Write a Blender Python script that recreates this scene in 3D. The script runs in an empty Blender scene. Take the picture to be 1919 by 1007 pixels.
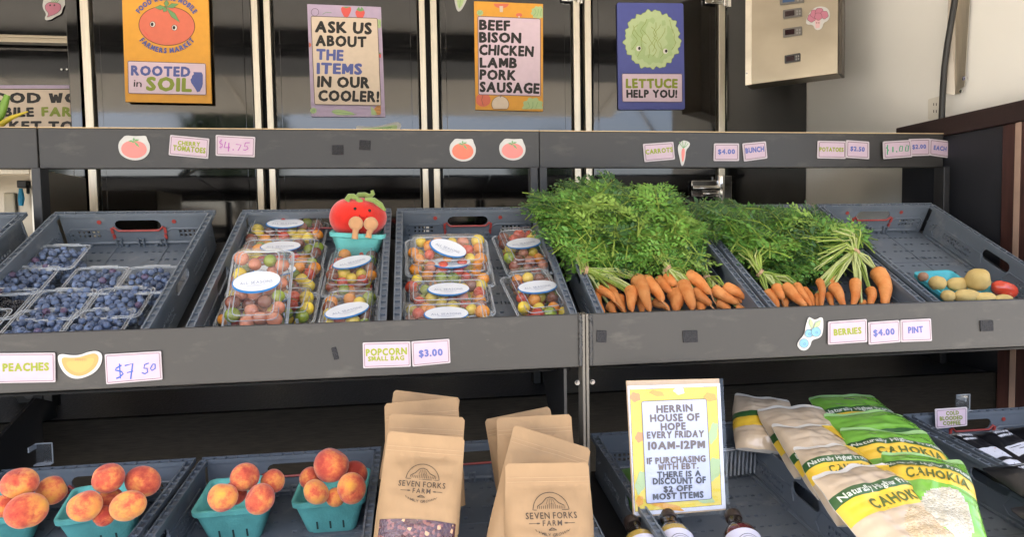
import bpy, math, random
from mathutils import Vector, Matrix, noise
from mathutils.geometry import delaunay_2d_cdt
random.seed(7)
R = math.radians
sc = bpy.context.scene
col = sc.collection
CZ = 1.55                                   # camera height above the ground

# ------------------------------------------------------------------ camera
F, IW, IH = 1225.0, 1919, 1007
YAW, PITCH, ROLL = R(8.284), R(3.03), R(-0.9235)
_f = Vector((math.sin(YAW)*math.cos(PITCH), math.cos(YAW)*math.cos(PITCH), -math.sin(PITCH)))
_r = Vector((math.cos(YAW), -math.sin(YAW), 0)); _u = _r.cross(_f)
_r, _u = _r*math.cos(ROLL)+_u*math.sin(ROLL), _u*math.cos(ROLL)-_r*math.sin(ROLL)
cd = bpy.data.cameras.new('camera'); cam = bpy.data.objects.new('camera', cd); col.objects.link(cam)
cam.matrix_world = Matrix(((_r.x,_u.x,-_f.x,0),(_r.y,_u.y,-_f.y,0),(_r.z,_u.z,-_f.z,CZ),(0,0,0,1)))
cd.sensor_width = 36; cd.lens = 36*F/IW; cd.clip_start = .05; cd.clip_end = 2000
sc.camera = cam
# ------------------------------------------------------------------ light
SUN_EL, SUN_AZ = R(62), R(205)              # azimuth measured clockwise from +Y
w = bpy.data.worlds.new('World'); sc.world = w; w.use_nodes = True
nt = w.node_tree; bg = nt.nodes['Background']
sky = nt.nodes.new('ShaderNodeTexSky'); sky.sky_type = 'NISHITA'; sky.sun_disc = False
sky.sun_elevation = SUN_EL; sky.sun_rotation = SUN_AZ; sky.air_density = .8; sky.dust_density = 4
nt.links.new(sky.outputs[0], bg.inputs[0]); bg.inputs[1].default_value = .15
sl = bpy.data.lights.new('sun', 'SUN'); so = bpy.data.objects.new('sun', sl); col.objects.link(so)
sl.energy = 5.0; sl.angle = R(.5); sl.color = (1, .955, .88)
sdir = Vector((math.sin(SUN_AZ)*math.cos(SUN_EL), math.cos(SUN_AZ)*math.cos(SUN_EL), math.sin(SUN_EL)))
so.rotation_euler = sdir.to_track_quat('Z', 'Y').to_euler(); so.location = (0, -3, 8)
vs = sc.view_settings; vs.view_transform = 'Standard'; vs.look = 'None'; vs.gamma = 1; vs.use_curve_mapping = False
vs.exposure = 2.36
sc.cycles.use_denoising = True
sc.cycles.max_bounces = 10; sc.cycles.diffuse_bounces = 5; sc.cycles.glossy_bounces = 5
sc.cycles.transparent_max_bounces = 24; sc.cycles.transmission_bounces = 6
sc.cycles.caustics_reflective = False; sc.cycles.caustics_refractive = False

# ------------------------------------------------------------------ materials
def lin(r, g, b):
    return tuple(((c/255+.055)/1.055)**2.4 if c > 10 else c/255/12.92 for c in (r, g, b))
MATS = {}
def mat(name, rgb, rough=.6, var=.12, scale=12., bump=0., bscale=80., metal=0., spec=.5, coat=0., sheen=0., stretch=None, rand=0., alt=None, detail=4., trans=0.):
    """procedural surface: base colour broken up by noise, optional bump"""
    if name in MATS: return MATS[name]
    m = bpy.data.materials.new(name); m.use_nodes = True
    n = m.node_tree.nodes; l = m.node_tree.links; p = n['Principled BSDF']
    p.inputs['Roughness'].default_value = rough; p.inputs['Metallic'].default_value = metal
    p.inputs['Specular IOR Level'].default_value = spec; p.inputs['Coat Weight'].default_value = coat
    p.inputs['Sheen Weight'].default_value = sheen
    tc = n.new('ShaderNodeTexCoord'); src = tc.outputs['Object']
    if stretch:
        mp = n.new('ShaderNodeMapping'); mp.inputs['Scale'].default_value = stretch; l.new(src, mp.inputs[0]); src = mp.outputs[0]
    nz = n.new('ShaderNodeTexNoise'); nz.inputs['Scale'].default_value = scale; nz.inputs['Detail'].default_value = detail; l.new(src, nz.inputs['Vector'])
    rp = n.new('ShaderNodeValToRGB'); rp.color_ramp.elements[0].position = .3; rp.color_ramp.elements[1].position = .7
    a = alt or tuple(min(1, c*(1+var)) for c in rgb); b = tuple(c*(1-var) for c in rgb) if not alt else rgb
    rp.color_ramp.elements[0].color = (*b, 1); rp.color_ramp.elements[1].color = (*a, 1); l.new(nz.outputs[0], rp.inputs[0])
    out = rp.outputs[0]
    if rand:
        oi = n.new('ShaderNodeObjectInfo'); hs = n.new('ShaderNodeHueSaturation')
        mr = n.new('ShaderNodeMapRange'); mr.inputs[3].default_value = 1-rand; mr.inputs[4].default_value = 1+rand
        l.new(oi.outputs['Random'], mr.inputs[0]); l.new(mr.outputs[0], hs.inputs['Value']); l.new(out, hs.inputs['Color']); out = hs.outputs[0]
    l.new(out, p.inputs['Base Color'])
    rr = n.new('ShaderNodeMapRange'); rr.inputs[3].default_value = max(0, rough-.08); rr.inputs[4].default_value = min(1, rough+.08)
    l.new(nz.outputs[0], rr.inputs[0]); l.new(rr.outputs[0], p.inputs['Roughness'])
    if bump:
        bn = n.new('ShaderNodeTexNoise'); bn.inputs['Scale'].default_value = bscale; bn.inputs['Detail'].default_value = 3; l.new(src, bn.inputs['Vector'])
        bp = n.new('ShaderNodeBump'); bp.inputs['Strength'].default_value = bump; bp.inputs['Distance'].default_value = .003
        l.new(bn.outputs[0], bp.inputs['Height']); l.new(bp.outputs[0], p.inputs['Normal'])
    if trans:
        tr = n.new('ShaderNodeBsdfTranslucent'); l.new(out, tr.inputs[0]); mx = n.new('ShaderNodeMixShader'); mx.inputs[0].default_value = trans
        l.new(p.outputs[0], mx.inputs[1]); l.new(tr.outputs[0], mx.inputs[2]); l.new(mx.outputs[0], n['Material Output'].inputs[0])
    MATS[name] = m; return m

def clear_mat(name, tint=(.97, .98, .98), rough=.06, refl=1.6, glint=0.):
    m = bpy.data.materials.new(name); m.use_nodes = True; n = m.node_tree.nodes; l = m.node_tree.links
    n.remove(n['Principled BSDF'])
    t = n.new('ShaderNodeBsdfTransparent'); t.inputs[0].default_value = (*tint, 1)
    g = n.new('ShaderNodeBsdfGlossy'); g.inputs['Roughness'].default_value = rough
    tc = n.new('ShaderNodeTexCoord'); nz = n.new('ShaderNodeTexNoise'); nz.inputs['Scale'].default_value = 35; l.new(tc.outputs['Object'], nz.inputs['Vector'])
    bp = n.new('ShaderNodeBump'); bp.inputs['Strength'].default_value = .35; bp.inputs['Distance'].default_value = .004; l.new(nz.outputs[0], bp.inputs['Height'])
    l.new(bp.outputs[0], g.inputs['Normal'])
    lw = n.new('ShaderNodeLayerWeight'); lw.inputs[0].default_value = .5; l.new(bp.outputs[0], lw.inputs['Normal'])
    pw = n.new('ShaderNodeMath'); pw.operation = 'POWER'; pw.inputs[1].default_value = 4.; l.new(lw.outputs['Facing'], pw.inputs[0])
    mu = n.new('ShaderNodeMath'); mu.operation = 'MULTIPLY_ADD'; mu.use_clamp = True; mu.inputs[1].default_value = .7; mu.inputs[2].default_value = .035*refl; l.new(pw.outputs[0], mu.inputs[0])
    mx = n.new('ShaderNodeMixShader'); l.new(mu.outputs[0], mx.inputs[0]); l.new(t.outputs[0], mx.inputs[1]); l.new(g.outputs[0], mx.inputs[2])
    if glint:  # even diffuse white mixed in for bright sky reflections on the plastic
        df = n.new('ShaderNodeBsdfDiffuse'); df.inputs[0].default_value = (.72, .75, .78, 1); m2 = n.new('ShaderNodeMixShader'); m2.inputs[0].default_value = glint
        l.new(mx.outputs[0], m2.inputs[1]); l.new(df.outputs[0], m2.inputs[2]); mx = m2
    l.new(mx.outputs[0], n['Material Output'].inputs[0]); MATS[name] = m; return m

def ink(name, rgb, rough=.55, k=.72):
    return mat('ink '+name, tuple(c*k for c in lin(*rgb)), rough, .04, 40)

# ------------------------------------------------------------------ mesh builder
class MB:
    def __init__(s): s.v = []; s.f = []; s.m = []; s.mats = []; s.uv = None
    def mi(s, m):
        if m not in s.mats: s.mats.append(m)
        return s.mats.index(m)
    def add(s, vs_, fs, m):
        k = len(s.v); i = s.mi(m); s.v += [Vector(p) for p in vs_]
        for f in fs: s.f.append([a+k for a in f]); s.m.append(i)
    def poly(s, pts, m): s.add(pts, [list(range(len(pts)))], m)
    def box(s, lo, hi, m, M=None):
        x0, y0, z0 = lo; x1, y1, z1 = hi
        p = [Vector(q) for q in ((x0,y0,z0),(x1,y0,z0),(x1,y1,z0),(x0,y1,z0),(x0,y0,z1),(x1,y0,z1),(x1,y1,z1),(x0,y1,z1))]
        if M is not None: p = [M @ q for q in p]
        s.add(p, [(0,3,2,1),(4,5,6,7),(0,1,5,4),(1,2,6,5),(2,3,7,6),(3,0,4,7)], m)
    def slab(s, front, back, m):
        n = len(front); k = list(range(n))
        s.add(list(front)+list(back), [k, [n+i for i in reversed(k)]]+[[i, n+i, n+(i+1) % n, (i+1) % n] for i in k], m)
    def tube(s, pts, rad, m, seg=8, cap=True):
        pts = [Vector(p) for p in pts]; n = len(pts)
        if not hasattr(rad, '__len__'): rad = [rad]*n
        vs_, fs = [], []; t0 = (pts[1]-pts[0]).normalized()
        up = Vector((0,0,1)) if abs(t0.z) < .9 else Vector((1,0,0)); a = t0.cross(up).normalized()
        for i in range(n):
            t = (pts[min(i+1,n-1)]-pts[max(i-1,0)]).normalized(); a = (a-t*a.dot(t)).normalized(); b = t.cross(a)
            for j in range(seg):
                q = 2*math.pi*j/seg; vs_.append(pts[i]+(a*math.cos(q)+b*math.sin(q))*rad[i])
        for i in range(n-1):
            for j in range(seg):
                fs.append((i*seg+j, i*seg+(j+1) % seg, (i+1)*seg+(j+1) % seg, (i+1)*seg+j))
        if cap: fs += [list(reversed(range(seg))), list(range((n-1)*seg, n*seg))]
        s.add(vs_, fs, m)
    def lathe(s, prof, m, M=None, seg=20, fn=None):
        vs_, fs = [], []; n = len(prof)
        for (r, z) in prof:
            for j in range(seg):
                q = 2*math.pi*j/seg; p = Vector((r*math.cos(q), r*math.sin(q), z))
                if fn: p = fn(p, q)
                vs_.append(M @ p if M is not None else p)
        for i in range(n-1):
            for j in range(seg): fs.append((i*seg+j, i*seg+(j+1) % seg, (i+1)*seg+(j+1) % seg, (i+1)*seg+j))
        fs += [list(reversed(range(seg))), list(range((n-1)*seg, n*seg))]
        s.add(vs_, fs, m)
    def grid(s, fn, nu, nv, m, wrap=False):
        vs_ = [fn(i/nu, j/nv) for j in range(nv+1) for i in range(nu+1)]
        fs = [(j*(nu+1)+i, j*(nu+1)+i+1, (j+1)*(nu+1)+i+1, (j+1)*(nu+1)+i) for j in range(nv) for i in range(nu)]
        if callable(m) and not isinstance(m, bpy.types.Material):
            k = len(s.v); s.v += [Vector(p) for p in vs_]
            for q, f in enumerate(fs):
                s.f.append([a+k for a in f]); s.m.append(s.mi(m((q % nu+.5)/nu, (q//nu+.5)/nv)))
        else: s.add(vs_, fs, m)
    def build(s, name, parent=None, origin=None, smooth=0, bevel=0, local=False):
        """link as ONE mesh object; unless local, vertices are world coordinates and get re-based on their own origin"""
        if not local:
            if origin is None:
                xs = [p.x for p in s.v]; ys = [p.y for p in s.v]; zs = [p.z for p in s.v]
                origin = Vector(((min(xs)+max(xs))/2, (min(ys)+max(ys))/2, min(zs)))
            origin = Vector(origin); vv = [p-origin for p in s.v]
        else: vv = s.v; origin = Vector((0,0,0))
        me = bpy.data.meshes.new(name); me.from_pydata([tuple(p) for p in vv], [], s.f)
        for m in s.mats: me.materials.append(m)
        me.polygons.foreach_set('material_index', s.m)
        if smooth:
            me.polygons.foreach_set('use_smooth', [True]*len(s.f)); me.set_sharp_from_angle(angle=R(smooth))
        me.update(); o = bpy.data.objects.new(name, me); col.objects.link(o)
        if parent is not None:
            pw = Vector((0,0,0)); q = parent
            while q is not None: pw = pw + q.location; q = q.parent
            o.parent = parent; o.location = origin - pw if not local else origin
        else: o.location = origin
        if bevel:
            b = o.modifiers.new('bevel', 'BEVEL'); b.width = bevel; b.segments = 2; b.limit_method = 'ANGLE'
        return o

def tag(o, label=None, cat=None, group=None, kind=None):
    if label: o['label'] = label
    if cat: o['category'] = cat
    if group: o['group'] = group
    if kind: o['kind'] = kind
    return o
def empty(name, loc, label=None, cat=None, group=None):
    o = bpy.data.objects.new(name, None); col.objects.link(o); o.location = loc; o.empty_display_size = .05
    return tag(o, label, cat, group)
KIDS = {}
def copy_tree(o, parent=None):
    c = o.copy(); col.objects.link(c)
    if parent is not None: c.parent = parent
    for ch in list(o.children): copy_tree(ch, c)
    return c

# ------------------------------------------------------------------ pixel -> place (each thing gets its own real plane and distance)
def ray(px, py):
    return _r*((px-IW/2)/F) - _u*((py-IH/2)/F) + _f
CAM = Vector((0, 0, CZ))
def at(px, py, Y):
    d = ray(px, py); return CAM + d*(Y/d.y)
def hit(px, py, p, n):
    d = ray(px, py); return CAM + d*((p-CAM).dot(n)/d.dot(n))
class Shelf:                                  # a tilted shelf: rim plane of its crates, X along, s down-slope from the back rim, n up from the rim plane
    def __init__(s, t, Yb, zb):
        s.t = t; s.o = Vector((0, Yb, CZ+zb)); s.v = Vector((0, math.cos(t), math.sin(t))); s.n = Vector((0, -math.sin(t), math.cos(t)))
    def pt(s, X, d, n): return s.o + Vector((X, 0, 0)) - s.v*d + s.n*n
    def px(s, px, py, n): return hit(px, py, s.o+s.n*n, s.n)
    def rot(s, rz=0, rx=0, ry=0): return Matrix.Rotation(s.t, 4, 'X') @ Matrix.Rotation(rz, 4, 'Z') @ Matrix.Rotation(rx, 4, 'X') @ Matrix.Rotation(ry, 4, 'Y')
MID = Shelf(R(28.3), 1.852, .077)
LOW = Shelf(R(6), 1.53, -.49)
def put(o, M): o.rotation_euler = M.to_euler(); o.location = M.translation
YU, YM, YD = 1.95, 1.30, 2.82                 # upper fascia, middle fascia, cooler doors
XW = 1.80                                     # right side wall

# ------------------------------------------------------------------ lettering
GL = {}
def glyphs(chars, off, key):
    for ch in chars:
        cu = bpy.data.curves.new('g', 'FONT'); cu.body = ch; cu.size = 1; cu.offset = off; cu.resolution_u = 2
        ob = bpy.data.objects.new('g', cu); col.objects.link(ob)
        dg = bpy.context.evaluated_depsgraph_get(); me = bpy.data.meshes.new_from_object(ob.evaluated_get(dg))
        v = [(p.co.x, p.co.y) for p in me.vertices]; f = [list(p.vertices) for p in me.polygons]
        GL[key, ch] = (v, f, min((p[0] for p in v), default=0), max((p[0] for p in v), default=.3))
        bpy.data.objects.remove(ob); bpy.data.meshes.remove(me); bpy.data.curves.remove(cu)
glyphs("ABCDEFGHIKLMNOPRSTUVWY0123457$.!-,", .0, 'b')
glyphs("abcdefghilnorsutyPNHCAOKIWEVFRMSGLTBD&0123456789./ ".replace(' ', ''), .006, 't')
glyphs("aeghilnoprtuyNHP", .02, 'm')
_c = max(p[1] for p in GL['b', 'H'][0])
_m = [(0,0),(0,1),(.27,1),(.48,.60),(.69,1),(.96,1),(.96,0),(.71,0),(.71,.48),(.55,.16),(.41,.16),(.25,.48),(.25,0)]
GL['b','M'] = ([(x*_c, y*_c) for x, y in _m], [list(reversed(range(13)))], 0, .96*_c)
_m = [(0,1),(.25,1),(.32,.45),(.43,.85),(.61,.85),(.72,.45),(.79,1),(1.04,1),(.87,0),(.61,0),(.52,.38),(.43,0),(.17,0)]
GL['b','W'] = ([(x*_c, y*_c) for x, y in _m], [list(reversed(range(13)))], 0, 1.04*_c)
CAPH = max(p[1] for p in GL['b', 'H'][0])
def chunky(ch, rho):
    v, f, a, b = GL['b', ch]; V, Fs = [], []
    for q in range(9):
        dx, dy = (0, 0) if q == 0 else (rho*math.cos(q*math.pi/4+.39), rho*.8*math.sin(q*math.pi/4+.39)); k = len(V)
        V += [(p[0]+dx, p[1]*.92+.03+dy, q) for p in v]; Fs += [[i+k for i in g] for g in f]
    GL['b', ch] = (V, Fs, a-rho*.9, b+rho*.9)
for _k in list(GL):
    if _k[0] == 'b': chunky(_k[1], .020 if _k[1] in 'MW' else .052 if _k[1] in '$.!' else .058)
def lay_text(s, key='b', gap=.075, jit=0., space=.33):
    """2-D lettering, scaled to unit width and unit cap height"""
    x = 0; vs_, fs = [], []; rnd = random.Random(s)
    for ch in s:
        if ch == ' ': x += space; continue
        v, f, a, b = GL[key, ch]; k = len(vs_); wch = b-a; ca = rnd.uniform(-jit, jit); dy = rnd.uniform(-jit, jit)*.3; sy = 1+rnd.uniform(-jit, jit)*.6
        for p_ in v:
            px, py = p_[0], p_[1]; qx, qy = px-a-wch/2, (py/CAPH-.5)*sy
            vs_.append((x+wch/2+qx*math.cos(ca)-qy*CAPH*math.sin(ca), .5+qy*math.cos(ca)+qx*math.sin(ca)/CAPH+dy, p_[2] if len(p_) > 2 else 0))
        fs += [[i+k for i in q] for q in f]; x += wch+gap
    W_ = x-gap; return [(p[0]/W_, p[1], p[2]) for p in vs_], fs, W_
class Print:
    """flat print laid on a surface: mapfn(x, y, height) -> point"""
    def __init__(s, mapfn): s.mp = mapfn; s.clip = None; s.a = MB(); s.t = MB(); s.k = 0
    def poly(s, pts, m, h=None):
        s.k += 1; hh = .0006+s.k*.00016 if h is None else h
        if s.clip: x0, y0, x1, y1 = s.clip; pts = [(min(x1,max(x0,x)), min(y1,max(y0,y))) for x, y in pts]
        s.a.poly([s.mp(x, y, hh) for x, y in pts], m)
    def text(s, txt, p0, p1, ch, m, key='b', jit=.05, h=None, gap=.075, arc=0., to='t'):
        if h is None: s.k += 1; h = .0006+s.k*.00016
        v, f, W_ = lay_text(txt, key, gap, jit); (x0, y0), (x1, y1) = p0, p1; dx, dy = x1-x0, y1-y0; L = math.hypot(dx, dy); ux, uy = dx/L, dy/L
        out = []
        for (a, b, lz) in v:
            if arc:                                   # arc > 0 arches up in the middle
                sag = arc*(1-(2*a-1)**2); sl_ = -arc*(2*a-1)*4/L; n_ = math.hypot(1, sl_)
                out.append((x0+dx*a + (b*ch)*(-sl_)/n_*-1*0 + b*ch*(sl_*-1)/n_*-1, y0+dy*a - sag - b*ch/n_, h+lz*1.6e-5))
            else: out.append((x0+dx*a+uy*b*ch, y0+dy*a-ux*b*ch, h+lz*1.6e-5))
        (s.t if to == 't' else s.a).add([s.mp(x, y, z) for x, y, z in out], f, m)
    def ring(s, txt, cx, cy, rx, ry, a0, a1, ch, m, inward=False, key='b'):
        v, f, W_ = lay_text(txt, key, .12, .03); s.k += 1; h = .0006+s.k*.00016; out = []
        for (a, b, lz) in v:
            q = R(a0+(a1-a0)*a); nx, ny = math.cos(q)/rx, math.sin(q)/ry; L = math.hypot(nx, ny); k = (-b if inward else b)*ch
            out.append(s.mp(cx+rx*math.cos(q)+nx/L*k, cy+ry*math.sin(q)+ny/L*k, h+lz*1.6e-5))
        s.t.add(out, f, m)
    def patch(s, x0, y0, x1, y1, m, h, nu=12, nv=6):
        s.a.grid(lambda u, v: s.mp(x0+(x1-x0)*u, y0+(y1-y0)*v, h), nu, nv, m)
    def line(s, pts, wd, m, closed=False, h=None, to='a'):
        s.k += 1; hh = .0006+s.k*.00016 if h is None else h
        if s.clip: x0, y0, x1, y1 = s.clip; pts = [(min(x1,max(x0,p[0])), min(y1,max(y0,p[1]))) for p in pts]
        P = [Vector(p) for p in pts]; n = len(P); L, Rr = [], []
        for i in range(n):
            a = P[(i-1) % n] if closed or i else P[i]; b = P[(i+1) % n] if closed or i < n-1 else P[i]
            t = (b-a); t = t/(t.length or 1); q = Vector((-t.y, t.x))*wd/2; L.append(P[i]+q); Rr.append(P[i]-q)
        M_ = s.a if to == 'a' else s.t; V = [s.mp(p.x, p.y, hh) for p in L]+[s.mp(p.x, p.y, hh) for p in Rr]
        M_.add(V, [(i, (i+1) % n, n+(i+1) % n, n+i) for i in range(n if closed else n-1)], m)
    def done(s, parent, art='artwork', let='lettering'):
        if s.a.f: s.a.build(art, parent)
        if s.t.f: s.t.build(let, parent)
def rrect(c, r):
    """rounded quad from four corners (TL, TR, BR, BL)"""
    out = []
    for i in range(4):
        p = Vector(c[i]); a = Vector(c[i-1])-p; b = Vector(c[(i+1) % 4])-p; a = p+a.normalized()*r; b = p+b.normalized()*r
        for k in range(4):
            t = k/3; out.append(tuple(a*(1-t)**2+p*2*t*(1-t)+b*t*t))
    return out
def inset(c, d):
    m = Vector((sum(p[0] for p in c)/4, sum(p[1] for p in c)/4)); out = []
    for i in range(4):
        p = Vector(c[i]); a = (Vector(c[i-1])-p).normalized(); b = (Vector(c[(i+1) % 4])-p).normalized(); out.append(tuple(p+(a+b)*d))
    return out
def ell(cx, cy, rx, ry, n=28, rot=0, f=None):
    o = []
    for i in range(n):
        q = 2*math.pi*i/n; k = f(q) if f else 1; x, y = rx*k*math.cos(q), ry*k*math.sin(q)
        o.append((cx+x*math.cos(rot)-y*math.sin(rot), cy+x*math.sin(rot)+y*math.cos(rot)))
    return o
def smoothpts(pts, it=2):
    for _ in range(it):
        n = len(pts); o = []
        for i in range(n):
            a, b = pts[i], pts[(i+1) % n]; o += [(a[0]*.75+b[0]*.25, a[1]*.75+b[1]*.25), (a[0]*.25+b[0]*.75, a[1]*.25+b[1]*.75)]
        pts = o
    return pts
def plane_map(Y): return lambda x, y, h: at(x, y, Y) + Vector((0, -h, 0))
def panel2d(outer, holes):
    vs_, ed, idl = [], [], []
    for q, lp in enumerate([outer]+holes):
        k = len(vs_); vs_ += [Vector(p) for p in lp]; ed += [(k+i, k+(i+1) % len(lp)) for i in range(len(lp))]; idl += [q]*len(lp)
    r = delaunay_2d_cdt(vs_, ed, [], 2, 1e-6)
    oid = [idl[o[0]] if o else 0 for o in r[3]]
    return [(p.x, p.y) for p in r[0]], [list(f) for f in r[2] if not (oid[f[0]] and oid[f[0]] == oid[f[1]] == oid[f[2]])]
def add_panel(mb, outer, holes, M, th, m):
    """thin moulded panel in local xy with real holes, thickness along local z"""
    v, f = panel2d(outer, holes); n = len(v); cnt = {}
    for q in f:
        for i in range(len(q)): e = (q[i], q[(i+1) % len(q)]); cnt[frozenset(e)] = None if frozenset(e) in cnt else e
    V = [M @ Vector((x, y, th)) for x, y in v]+[M @ Vector((x, y, 0)) for x, y in v]
    Fs = [list(q) for q in f]+[[n+i for i in reversed(q)] for q in f]
    Fs += [[e[1], e[0], n+e[0], n+e[1]] for e in cnt.values() if e]
    mb.add(V, Fs, m)

# ================================================================== SETTING: the ground and what the glossy doors reflect
concrete = mat('concrete', (.50, .47, .42), .9, .14, 3, .3, 60)
asphalt = mat('asphalt', (.16, .155, .145), .95, .2, 8, .4, 90)
b = MB(); b.poly([(-400,-600,0),(400,-600,0),(400,60,0),(-400,60,0)], concrete); tag(b.build('ground'), kind='structure')
b = MB(); b.poly([(-60,-13.5,.004),(60,-13.5,.004),(60,-7,.004),(-60,-7,.004)], asphalt); tag(b.build('road'), kind='structure')
lawn = mat('lawn', (.05, .1, .02), .95, .35, 5)
b = MB(); b.poly([(-60,-17,.004),(60,-17,.004),(60,-13.6,.004),(-60,-13.6,.004)], lawn); tag(b.build('lawn'), kind='structure')
tan = mat('tan render', (.36, .29, .21), .9, .1, 2); brickm = mat('brown brick', (.20, .11, .075), .9, .25, 9); dkglass = mat('dark window glass', (.02, .025, .03), .08, .1, 2)
roofm = mat('roof edge', (.12, .1, .09), .8)
bl = empty('street_building', (0,-24,0), 'long tan building with dark windows across the street, facing the stall', 'building')
b = MB(); b.box((-7,-30,0),(16,-24,3.6), tan); b.build('wall', bl)
b = MB(); b.box((-7.3,-30.3,3.6),(16.3,-23.7,3.95), roofm); b.build('roof', bl)
for k in range(7):
    b = MB(); b.box((-6+k*3.1,-23.99,.9),(-4.4+k*3.1,-23.95,2.4), dkglass); b.build('window', bl)
bl = empty('brick_building', (-22,-26,0), 'low brown brick building beyond the lawn across the street', 'building')
b = MB(); b.box((-30,-32,0),(-11,-26,2.9), brickm); b.build('wall', bl)
b = MB(); b.box((-30.2,-32.2,2.9),(-10.8,-25.8,3.15), roofm); b.build('roof', bl)
bark = mat('bark', (.1, .07, .05), .95, .3, 20); crownm = mat('tree leaves', (.05, .09, .025), .8, .4, 2)
for k, (tx, ty, th, lab) in enumerate(((-5.5,-16,6.5,'tall street tree left of the tan building'),(-13,-18,5.2,'small street tree in front of the brick building'),(5,-19,5.6,'round street tree in front of the tan building'))):
    t = empty('street_tree', (tx,ty,0), lab, 'tree', 'trees across the street')
    b = MB(); b.tube([(tx,ty,0),(tx+.1,ty,th*.3),(tx,ty,th*.7)], [.18,.13,.04], bark)
    for q in range(4): b.tube([(tx+.1,ty,th*.3),(tx+math.cos(q*1.6)*th*.2,ty+math.sin(q*1.6)*th*.2,th*.65)], [.08,.02], bark, 5)
    b.build('trunk', t)
    b = MB(); rn = random.Random(k)
    for q in range(1500):
        d = Vector((rn.gauss(0,1),rn.gauss(0,1),rn.gauss(0,1))).normalized()*rn.uniform(.5,1)*th*.28*(1+.25*noise.noise(Vector((q,k,0))))
        c = Vector((tx,ty,th*.7))+d; a = Vector((rn.uniform(-1,1),rn.uniform(-1,1),rn.uniform(-1,1))).normalized()*.14; e = a.cross(d).normalized()*.12
        b.poly([c-a, c+e, c+a, c-e], crownm)
    b.build('crown', t)

# ================================================================== TRAILER
gloss = mat('glossy black door', (.006, .006, .0065), .05, .2, 3, .035, 5, spec=.8, coat=.3, stretch=(1.2, 1, 2.6))
blackp = mat('black panel', (.008, .008, .009), .35, .2, 6)
steel = mat('brushed steel', (.72, .66, .55), .45, .08, 6, 0, 60, metal=1, stretch=(30, 30, 1.5))
steelh = mat('brushed steel face', (.36, .31, .235), .38, .12, 4, 0, 60, metal=1, stretch=(1, 1, 1.6))
chrome = mat('chrome', (.75, .74, .72), .12, .05, 20, metal=1)
beige = mat('beige wall panel', (.78, .76, .71), .5, .025, 3, .02, 12)
whitep = mat('white ceiling', (.78, .75, .70), .7, .05, 3)
taupe = mat('hatch lining', (.66, .61, .52), .5, .05, 2)
plate = mat('diamond plate', (.03, .032, .036), .4, .3, 60, .9, 150)
skirt = mat('dark grained skirt', (.009, .008, .0065), .75, .5, 10, .25, 60, spec=.1, stretch=(3, 3, 40))
floor_z, ceil_z = CZ-.45, CZ+1.32
tr = empty('market_trailer', (0, 2.2, floor_z), 'open market trailer with black interior and beige end wall', 'trailer')
b = MB(); b.box((-3.2,1.765,floor_z-.05),(XW,3.0,floor_z), plate); b.build('floor', tr)
b = MB(); b.box((-3.2,1.74,.45),(XW,1.76,floor_z+.004), skirt); b.build('skirt', tr)
b = MB(); b.box((XW,1.2,.45),(XW+.06,3.0,ceil_z), beige); b.build('end_wall', tr)
b = MB(); b.box((-3.26,1.2,.45),(-3.2,3.0,ceil_z), beige); b.build('end_wall', tr)
b = MB(); b.box((-3.2,2.96,floor_z),(XW,3.0,ceil_z), blackp); b.build('rear_wall', tr)
b = MB(); b.box((-3.26,1.2,ceil_z),(XW+.06,3.0,ceil_z+.06), whitep); b.build('ceiling', tr)
b = MB(); b.box((-3.2,1.2,ceil_z-.09),(XW,1.25,ceil_z-.002), blackp); b.build('header', tr)
b = MB(); b.box((-3.2,.66,ceil_z-.16),(XW,1.19,ceil_z-.10), blackp); b.build('reflection_blocker', tr, bevel=.01)  # unseen black box, added so the tops of the doors reflect dark
hp = [(1.16, ceil_z+.02), (-.42, CZ+1.09)]
h = MB(); h.slab([(-3.26,hp[0][0],hp[0][1]),(-3.26,hp[1][0],hp[1][1]),(XW+.06,hp[1][0],hp[1][1]),(XW+.06,hp[0][0],hp[0][1])],
    [(-3.26,hp[0][0],hp[0][1]+.04),(-3.26,hp[1][0],hp[1][1]+.04),(XW+.06,hp[1][0],hp[1][1]+.04),(XW+.06,hp[0][0],hp[0][1]+.04)], taupe); ho = h.build('hatch', tr)
b = MB()
for X in (-3.0,-1.4,.2,1.7): b.tube([(X,hp[0][0],hp[0][1]-.014),(X,hp[1][0],hp[1][1]-.014)], .012, steel, 6)
b.build('hatch_rib', ho)
for X in (-3.1, 1.76):
    b = MB(); b.tube([(X,1.22,CZ+.55),(X,.35,CZ+1.17)], [.014,.009], steel, 8); b.build('gas_strut', tr)

# cooler: five glossy black doors with steel edge strips
ck = empty('cooler', (0, YD, floor_z), 'wall of glossy black cooler doors with steel edge strips', 'cooler')
def xd(p): return at(p, 200, YD).x
doors = [(181,476,[161,177],None),(517,786,[478,490],[501,513]),(827,1072,[789,800],[810,822]),(1112,1342,[1075,1087],[1096,1108]),(1361,1512,[1345,1357],None)]
for i, (x0, x1, s1, s2) in enumerate(doors):
    b = MB(); b.box((xd(x0),YD,floor_z+.03),(xd(x1),YD+.05,ceil_z-.03), gloss); d = b.build('door', ck, bevel=.004)
    if i < 4:
        b = MB(); b.box((xd(x0)+.024,YD-.004,floor_z+.06),(xd(x1)-.03,YD-.0005,ceil_z-.06), gloss); b.build('door_panel', d, bevel=.002)
    for s in (s1, s2):
        if s: b = MB(); b.box((xd(s[0]),YD-.012,floor_z+.03),(xd(s[1]),YD+.03,ceil_z-.03), steel); b.build('edge_strip', d, bevel=.003)
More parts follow.
